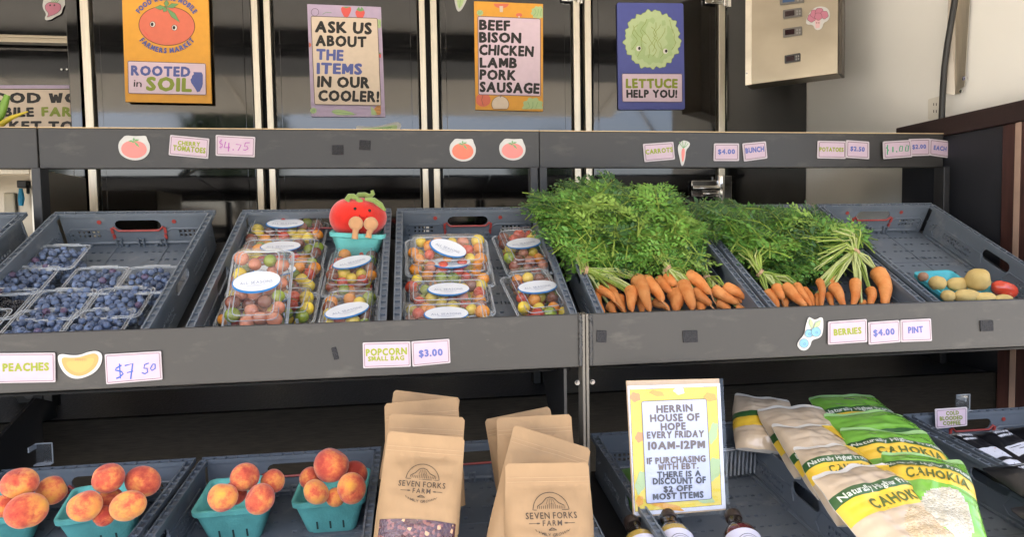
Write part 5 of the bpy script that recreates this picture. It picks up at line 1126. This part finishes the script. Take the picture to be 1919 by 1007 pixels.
def pouch(tl, tr, Y, foot, Yf, label, seed, logo=False, window=False, fold=0.):
    A, B_ = at(*tl, Y), at(*tr, Y); f = at(*foot, Yf); prof = lambda v: (0.02 if v < .2 else min(1, ((v-.2)/.5)**.7)*(1 if v < .9 else 1-(v-.9)*1.5))
    g = Bag(A, B_, f, .034, prof, seed, neck=.03, wr=1.5); r = empty('popcorn_pouch', f, label, 'pouch', 'brown paper popcorn pouches'); g.mesh('pouch_body', r, kraft)
    w2, l = g.w/2, g.l; p = Print(g.map())
    for y in (.024, .031): p.line([(-w2*.97+k*w2*.194, y) for k in range(11)], .0009, kraftd, h=.0012)
    b = MB()
    for sd in (-1, 1): b.slab([g.pt(sd*1.002, .070+q, .0005)+g.x*sd*dx for q, dx in ((0,0),(.006,-.003),(.012,0))], [g.pt(sd*1.002, .070+q, -.002)+g.x*sd*dx for q, dx in ((0,0),(.006,-.003),(.012,0))], kraftd)
    if window:
        b2 = MB(); v0, v1 = .74, .91; b2.grid(lambda u, v: g.pt((2*u-1)*.90, v0+(v1-v0)*v+.035*(2*u-1)**2*(1-2*v)*0+.02*(1-(2*u-1)**2)*(-1 if v < .5 else 1)*abs(2*v-1), .0012), 24, 6, kern); b2.build('window', r, smooth=60)
    if logo:
        L = ink_print = inkb; cy = l*.415; R_ = .0295; sc_ = w2/.0675
        mp = lambda x, y: (x*sc_, cy+y*sc_)
        arc = [mp(-R_+.002+.0, -.004)]+[mp(R_*math.cos(math.pi-t*math.pi/16)*.92, -.004-R_*.86*math.sin(t*math.pi/16)) for t in range(1,16)]+[mp(R_-.002, -.004)]
        p.line(arc, .0011*sc_, L, h=.0010); p.line([mp(-R_*.9,-.004), mp(R_*.9,-.004)], .0010*sc_, L, h=.0010)
        hill = [(-.021,-.009),(-.013,-.014),(-.006,-.021),(0,-.0225),(.006,-.0205),(.012,-.014),(.021,-.010)]; p.line([mp(*q) for q in hill], .0012*sc_, L, h=.0012)
        for k in range(15): x = -.021+k*.003; p.line([mp(x,-.0055), mp(x+.0008,-.0095-.004*math.exp(-(x/.008)**2))], .0009*sc_, L, h=.0011)
        for k in range(4): p.line([mp(-.004+k*.0026,-.0205+abs(k-1.5)*.001), mp(-.007+k*.0045,-.012)], .0007*sc_, L, h=.0011)
        p.text('SEVEN FORKS', mp(-.0385,.0085), mp(.0385,.0085), .0088*sc_, L, key='s', jit=0, h=.0012, gap=.13)
        p.text('FARM', mp(-.0145,.0185), mp(.0145,.0185), .0075*sc_, L, key='s', jit=0, h=.0012, gap=.18)
        for sd in (-1, 1): p.line([mp(sd*.018,.0150), mp(sd*.034,.0150)], .0009*sc_, L, h=.0011); p.line([mp(sd*.019,.0150), mp(sd*.023,.0150)], .0020*sc_, L, h=.0011)
        p.line([mp(-.006,.0245), mp(-.001,.0215), mp(.002,.0225), mp(.006,.0245), mp(-.006,.0245)], .0012*sc_, L, h=.0011)
        p.text('FAMILY GROWN WITH LOVE'.replace('H','N').replace('T','I') if 0 else 'FAMILY GROWN', mp(-.024,.0265), mp(.024,.0265), .0042*sc_, L, key='s', jit=0, h=.0012, arc=-.007*sc_)
    p.a.v and p.a.build('print', r); p.t.f and p.t.build('lettering', r)
    if fold: pass
    return r
pouch((738,731),(862,746),1.30,(800,905),1.27,'rearmost brown pouch of the left stack, its top edge just showing',5.1)
pouch((720,757),(858,746),1.245,(792,955),1.20,'second rearmost brown pouch of the left stack, leaning left',3.3)
pouch((730,776),(871,783),1.19,(800,1000),1.13,'brown pouch directly behind the front pouch of the left stack',2.2)
pouch((727,809),(871,821),1.135,(796,1040),1.06,'front brown pouch with a window of dark kernels, left stack',1.7,True,True)
pouch((908,787),(1030,762),1.28,(975,950),1.25,'rearmost brown pouch of the right stack, showing kernels at its side',7.7)
pouch((930,784),(1070,777),1.22,(1005,985),1.16,'second rearmost brown pouch of the right stack',8.2)
pouch((962,797),(1107,842),1.175,(1020,1040),1.08,'tilted brown pouch behind the front one of the right stack',9.4)
pouch((946,870),(1103,868),1.105,(1023,1100),1.03,'front brown pouch of the right stack without a visible window',11.3,True)

# ================================================================== PRINTED NOTICE
Ya, Yb_ = 1.245, 1.175
TLn, TRn, BRn, BLn = at(1174,714,Ya), at(1348,710,Ya), at(1360,957,Yb_), at(1187,971,Yb_)
nn = (TRn-TLn).cross(BLn-TLn).normalized(); nn = nn if nn.dot(CAM-TLn) > 0 else -nn
nm = lambda x, y, h: hit(x, y, TLn, nn)+nn*h
r = empty('notice', (BLn+BRn)/2, 'yellow bordered notice about a Friday discount standing in the crate', 'notice'); b = MB(); card = mat('cardboard', (.42,.30,.19), .8, .08, 20)
q = [(1174,714),(1348,710),(1360,957),(1187,971)]; b.slab([nm(x,y,-.001) for x,y in q], [nm(x,y,-.004) for x,y in q], card); b.build('backing', r)
paper = ink('notice paper', (232,232,246)); b = MB(); q = [(1176,724),(1349,719),(1360,954),(1189,968)]; b.slab([nm(x,y,.0006) for x,y in q], [nm(x,y,-.0008) for x,y in q], paper); b.build('paper', r)
p = Print(lambda x, y, h: nm(x, y, h)); YEL = ink('notice yellow', (252,222,70)); q = [(1180,731),(1343,725),(1352,947),(1190,960)]; p.poly(q, YEL); p.line(q, 1, LINE, True)
for x, y, rx, ry, m in ((1190,745,10,9,PEACH),(1272,733,10,7,PINKC),(1336,812,8,20,PALEG),(1337,880,12,22,PALEG),(1200,905,9,22,PALEG),(1198,820,8,10,PEACH),(1250,950,30,6,ORANGE),(1210,790,5,16,ORANGE),(1330,745,12,8,ORANGE),(1318,935,20,8,PALEG),(1198,940,7,10,ORANGE),(1230,738,14,5,ORANGE)): p.poly(ell(x,y,rx,ry,24,.2,lambda q: 1+.12*math.sin(5*q)), m)
q = [(1201,753),(1323,748),(1333,936),(1210,945)]; p.poly(rrect(q,4), ink('notice lilac', (212,216,246))); p.line(rrect(inset(q,.4),4), 1, LINE, True)
NB = ink('notice glare brown', (112,92,84)); ND = ink('notice dark', (48,44,56))  # upper lines use the paler ink: sleeve glare put into the colour
for t, x0, y0, x1, y1, h_, m in (('HERRIN',1229,775,1297,772,14,NB),('HOUSE OF',1217,792,1310,789,14,NB),('HOPE',1237,808,1284,806,14,NB),('EVERY FRIDAY',1211,823,1318,820,13,NB),('10AM-12PM',1213,844,1320,841,15,NB),('IF PURCHASING',1211,871,1321,866,12,NB),('WITH EBT.',1232,882,1308,879,11,NB),('THERE IS A',1230,896,1312,893,11,ND),('DISCOUNT OF',1222,909,1321,906,12,ND),('$2 OFF',1242,923,1296,920,11,ND),('MOST ITEMS',1222,938,1317,933,12,ND)):
    p.text(t, (x0,y0), (x1,y1), h_, m, gap=.07, jit=.06)
p.done(r)
b = MB(); q = [(1172,716),(1351,711),(1363,962),(1185,976)]; b.slab([nm(x,y,.010) for x,y in q], [nm(x,y,.009) for x,y in q], clear_mat('clear sleeve', refl=.8)); b.build('sleeve', r)
# clear tub and green bag behind the notice
o = copy_tree(pint0); put(o, Matrix.Translation(LOW.px(1362,880,-.0965)) @ LOW.rot(.1)); o.scale = (1.25,1.25,1.45); b = MB()
for k in range(-5, 6): b.box((k*.0085-.0014,-.0530,.012),(k*.0085+.0014,-.0505,.054), cleart); b.box((.0505,k*.0085-.0014,.012),(.0530,k*.0085+.0014,.054), cleart)
b.build('ribbed_side', o, local=True)
tag(o, 'empty clear tub standing right of the yellow notice', 'berry tub')
glz = mat('green film', (.10,.26,.04), .3, .12, 10, .1, 30)
b = MB(); g = Bag(LOW.px(1148,884,-.05), LOW.px(1230,880,-.05), LOW.px(1195,960,-.06), .03, lambda v: math.sin(math.pi*min(1,max(0,v)))**.6, 4.); tag(g.mesh('produce_bag', None, glz, 14, 14), 'green film bag mostly hidden behind the yellow notice', 'bag')

# ================================================================== RICE BAGS
ricg = mat('green rice film', (.17,.40,.055), .22, .14, 8, .3, 32, coat=.5); rict = mat('tan rice film', (.52,.41,.29), .24, .10, 8, .3, 32, coat=.5); rdk = mat('dark green band', (.035,.10,.03), .3, .1, 10, coat=.3); ryl = mat('yellow band', (.72,.47,.045), .3, .08, 10, coat=.3); rice = kern_mat('rice grains seen through film', (.46,.43,.33), (.54,.50,.40), (.38,.35,.25), 260.); ricb = kern_mat('brown rice grains seen through film', (.50,.38,.22), (.56,.44,.28), (.42,.30,.16), 260.); seal = mat('pale film seal', (.30,.50,.20), .3, .1, 12, coat=.3); sealt = mat('clear film seal', (.55,.52,.46), .3, .1, 12, coat=.3); rwh = ink('film white print', (235,240,225)); olp = mat('olive print', (.085,.11,.02), .5, .1, 20)
glyphs("CAHOKI", .035, 'c')
def rice_bag(tl, tr, foot, n0, n1, tan_, label, seed, vb=.30, words=True, grain=True, th=.03):
    th *= 1.3; n0 -= .016
    A, B_ = LOW.px(*tl, n0), LOW.px(*tr, n0); f = LOW.px(*foot, n1); g = Bag(A, B_, f, th, lambda v: min(1, (max(0,v-.04)/.30)**.6)*(1 if v < .85 else 1-(v-.85)*5), seed, neck=.07, wr=1.9, rag=.06)
    base = rict if tan_ else ricg; sl_ = sealt if tan_ else seal; sk = .10
    def mm(u, v):
        if v < .055: return sl_
        if v < vb: return base
        if v < vb+.10: return rdk
        if v < vb+.27: return ryl
        if grain and ((u-.60)/.26)**2+((v-(vb+.52))/.21)**2 < 1+.25*math.sin(9*u+14*v): return ricb if tan_ else rice
        return base
    r = empty('rice_bag', f, label, 'rice bag', 'rice bags in the lower crate'); g.mesh('bag_body', r, mm, 40, 100)
    w2, l = g.w/2, g.l; p = Print(g.map())
    for v in (.015,.03,.045): p.line([(-w2*.96+k*w2*.192, l*v) for k in range(11)], .0008, sl_, h=.0010)
    if words:
        p.text('Naturally Higher Protein', (-w2*.92, l*(vb+.082)), (w2*.92, l*(vb+.082)), l*.055, rwh, key='m', jit=0, h=.0012, gap=.06)
        p.text('CAHOKIA', (-w2*.55, l*(vb+.235)), (w2*.80, l*(vb+.235)), l*.085, olp, key='c', jit=0, h=.0012, gap=.10)
        p.line([(-w2*.3, l*(vb+.255)), (w2*.75, l*(vb+.255))], .0009, olp, h=.0012)
    if p.a.f: p.a.build('print', r)
    if p.t.f: p.t.build('lettering', r)
    if tan_ and words:                         # loose yellow corner flap
        b = MB(); F0 = [g.pt(.55,.08,.004), g.pt(1.0,.05,.004), g.pt(1.12,.32,.006), g.pt(.80,.34,.004)]; b.slab(F0, [q-g.n*.001 for q in F0], ryl); b.build('flap', r)
    return r
rice_bag((1376,741),(1478,750),(1452,850),.085,.00,True,'tan rice bag at the very back with a crumpled clear top',31.2,.42,False,False,.02)
rice_bag((1512,743),(1636,741),(1625,860),.080,.00,False,'green rice bag at the back of the right row',33.1,.32,True,False,.02)
rice_bag((1416,766),(1537,764),(1490,890),.085,.00,True,'tan rice bag second from the back with a rolled top',35.6,.45,False,False,.022)
rice_bag((1541,779),(1686,773),(1665,905),.085,.0,False,'green rice bag second from the back with a shiny top',37.8,.40,False,False,.025)
rice_bag((1446,800),(1552,796),(1560,935),.085,.00,True,'tan rice bag in the middle of the left row',39.3,.46,True,False,.025)
rice_bag((1573,803),(1736,812),(1735,965),.090,.0,False,'green rice bag directly behind the frontmost green one',41.4,.26,True,False,.028)
rice_bag((1484,838),(1596,834),(1640,985),.090,.00,True,'tan rice bag directly behind the frontmost tan one',43.5,.27,True,False,.026)
rice_bag((1650,843),(1806,866),(1838,1050),.105,.01,False,'frontmost green rice bag with white grains showing',45.2,.20,True,True,.032)
rice_bag((1514,890),(1650,866),(1735,1075),.100,.0,True,'frontmost tan rice bag cut by the bottom edge',47.9,.28,True,True,.030)

# ================================================================== COFFEE BAGS, TAG, BOTTLES
cofm = mat('black coffee film', (.010,.010,.012), .35, .2, 15, .12, 40, coat=.3); cofw = ink('coffee label white', (225,228,238)); cofo = ink('coffee label tan', (220,180,150))
def coffee(tl, tr, foot, n0, n1, label, seed):
    g = Bag(LOW.px(*tl, n0), LOW.px(*tr, n0), LOW.px(*foot, n1), .030, lambda v: min(1, (max(0,v-.03)/.2)**.7)*(1 if v < .85 else 1-(v-.85)*4), seed, neck=.03)
    r = empty('coffee_bag', LOW.px(*foot, n1), label, 'coffee bag', 'black coffee bags in the right crate'); g.mesh('bag_body', r, cofm, 20, 24)
    w2, l = g.w/2, g.l; p = Print(g.map()); rn = random.Random(int(seed*10))
    for k in range(3):
        y = l*(.16+.085*k); x = -w2*.35
        for j in range(7): q = w2*rn.uniform(.05,.12); p.line([(x,y-l*.025),(x+q*.4,y+l*.022),(x+q,y-l*.02)], l*.018, cofw, h=.0012); x += q*1.15
    p.patch(-w2*.75,l*.52,w2*.75,l*.72, cofw, .0012)
    for k in range(3): p.line([(-w2*.65,l*(.56+k*.05)),(-w2*.1+w2*.2*k,l*(.56+k*.05))], l*.012, ND, h=.0014)
    p.line([(w2*.35,l*.55),(w2*.65,l*.69)], l*.05, cofo, h=.0013)
    p.patch(-w2*.6,l*.78,w2*.7,l*.91, cofw, .0012)
    p.text('best by 25.09.24' if 0 else 'Best by', (-w2*.5,l*.89), (w2*.3,l*.89), l*.045, ND, key='t', jit=0, h=.0014); p.a.build('label_print', r); p.t.build('lettering', r)
glyphs("Bestby", .006, 't')
coffee((1738,822),(1800,812),(1830,905),-.02,-.05,'black coffee bag at the left of the back row',51.)
coffee((1806,815),(1872,808),(1925,895),-.015,-.045,'black coffee bag in the middle of the back row',52.)
coffee((1876,806),(1946,800),(2000,880),-.02,-.045,'black coffee bag at the right edge of the back row',53.)
coffee((1838,880),(1925,868),(1990,985),.0,-.03,'black coffee bag of the front row beside the crate wall',54.)
coffee((1890,955),(1990,940),(2060,1080),.02,-.01,'black coffee bag at the bottom right corner',55.)
Yt = 1.50
r, p = board('price_tag', 'cold blooded coffee tag standing on the back of the coffee crate', 'price tag', [(1751,767),(1811,763),(1811,798),(1752,804)], Yt, .0025, W_, 2.2); p.poly(rrect(inset([(1751,767),(1811,763),(1811,798),(1752,804)],1.6),2), PINKC); p.line(rrect(inset([(1751,767),(1811,763),(1811,798),(1752,804)],3),1.6), .7, LINE, True)
for t, x0, y0, x1, y1 in (('COLD',1771,778.5,1795,777),('BLOODED',1759,788.5,1802,786),('COFFEE',1765,797.5,1798,795.5)): p.text(t, (x0,y0), (x1,y1), 7.5, OLIVE, gap=.06)
p.done(r)
def holder(px, py, Y, w_, h_, label):
    c = at(px, py, Y); r = empty('tag_holder', c, label, 'tag holder', 'clear tag holders'); b = MB()
    b.box(c+Vector((-w_/2,0,0)), c+Vector((w_/2,.0025,h_)), clear); b.box(c+Vector((-w_/2,-.03,h_*.75)), c+Vector((-w_/2+.0025,-.0005,h_)), cleart); b.box(c+Vector((-w_/2,-.012,-.003)), c+Vector((w_/2,.0025,-.0005)), cleart); b.build('holder_plate', r)
    b = MB(); b.tube([c+Vector((-w_/2,-.001,h_)), c+Vector((w_/2,-.001,h_))], .0015, cleart, 5); b.tube([c+Vector((w_/2,-.001,h_)), c+Vector((w_/2,-.001,0))], .0013, cleart, 5); b.build('holder_edge', r)
holder(1804,768,1.53,.040,.04,'clear plastic tag holder above the coffee tag'); holder(84,868,1.6,.035,.045,'clear plastic tag holder in the shadow at the left')
glassm = clear_mat('bottle glass', (.93,.93,.90), .03, 2.2); capm = mat('dark brown bottle cap', (.025,.015,.012), .35, .2, 20); labm = ink('bottle label', (222,222,240)); syr = {'y': mat('yellow syrup', (.52,.36,.08), .12, .1, 10), 'r': mat('dark red syrup', (.10,.008,.012), .1, .1, 10)}
def bottle(cap, foot, n0, n1, k, label):
    a, f = LOW.px(*cap, n0), LOW.px(*foot, n1); z = (a-f).normalized(); x = z.orthogonal().normalized(); x = (Vector((1,0,0))-z*z.x).normalized(); y = z.cross(x); H = (a-f).length
    M = Matrix(((x.x,y.x,z.x,f.x),(x.y,y.y,z.y,f.y),(x.z,y.z,z.z,f.z),(0,0,0,1))); r = empty('syrup_bottle', f, label, 'bottle', 'syrup bottles lying in the crate')
    Rb = .034; pr_ = [(.001,0),(Rb*.9,.001),(Rb,.006),(Rb,H*.60),(Rb*.93,H*.66),(Rb*.62,H*.76),(.0145,H*.83),(.0135,H*.92),(.0135,H*.93)]
    b = MB(); b.lathe(pr_, glassm, M, 28); b.build('glass', r, smooth=50)
    b = MB(); b.lathe([(q-.0035 if q > .004 else .001, zz+.003) for q, zz in pr_[:-2] if zz < H*.74], syr[k], M, 24); b.build('syrup', r, smooth=50)
    b = MB(); b.lathe([(.001,H*.90),(.0150,H*.90),(.0158,H*.91),(.0158,H*.985),(.0145,H),(.001,H)], capm, M, 24); b.build('cap', r, smooth=40)
    b = MB(); b.lathe([(Rb+.0004,H*.10),(Rb+.0007,H*.10),(Rb+.0007,H*.57),(Rb+.0004,H*.57)], labm, M, 32); lb = b.build('label', r, smooth=40)
    mp = lambda u, v, h: M @ Vector(((Rb+.0010+h)*math.sin(u/Rb)*1, -(Rb+.0010+h)*math.cos(u/Rb), H*.335-v)); p = Print(mp)
    for rr_, wd in ((.024,.0012),(.019,.0008)): p.line(ell(0,0,rr_,rr_,28), wd, ND, True, h=.0003)
    p.line([(-.012,-.006),(-.004,.006),(.004,-.004),(.012,.006)], .002, ND, h=.0003); p.line([(-.010,.010),(.010,.010)], .0012, ND, h=.0003); p.a.build('label_print', lb) if False else p.a.build('label_print', r)
bottle((1249,964),(1290,1096),-.02,-.06,'y','bottle of yellow syrup in front of the notice'); bottle((1372,964),(1420,1096),-.02,-.06,'r','bottle of dark red syrup right of the yellow one'); bottle((1182,976),(1234,1108),-.025,-.06,'y','bottle half hidden by the crate wall under the notice')
# green onion tops on the upper shelf at the left edge
on = empty('green_onion', at(0,235,2.05), 'green onion leaves on the upper rack at the left edge, one yellowing', 'green onion'); og_ = mat('onion green', (.16,.30,.04), .45, .15, 20, trans=.2); oy = mat('onion yellow', (.60,.46,.04), .5, .15, 20, trans=.2)
for L, wd, m in (([(-25,240),(0,215),(8,195),(14,178)],[.016,.012,.010,.007],og_),([(-20,250),(0,234),(22,220),(52,209)],[.009,.008,.006,.002],oy),([(-30,240),(-8,222),(2,205)],[.010,.008,.004],og_),([(-20,262),(-4,246),(6,240)],[.010,.008,.006],oy)):
    b = MB(); b.tube([at(x,y,2.05) for x,y in L], wd, m, 10); b.build('onion_leaf', on, smooth=60)
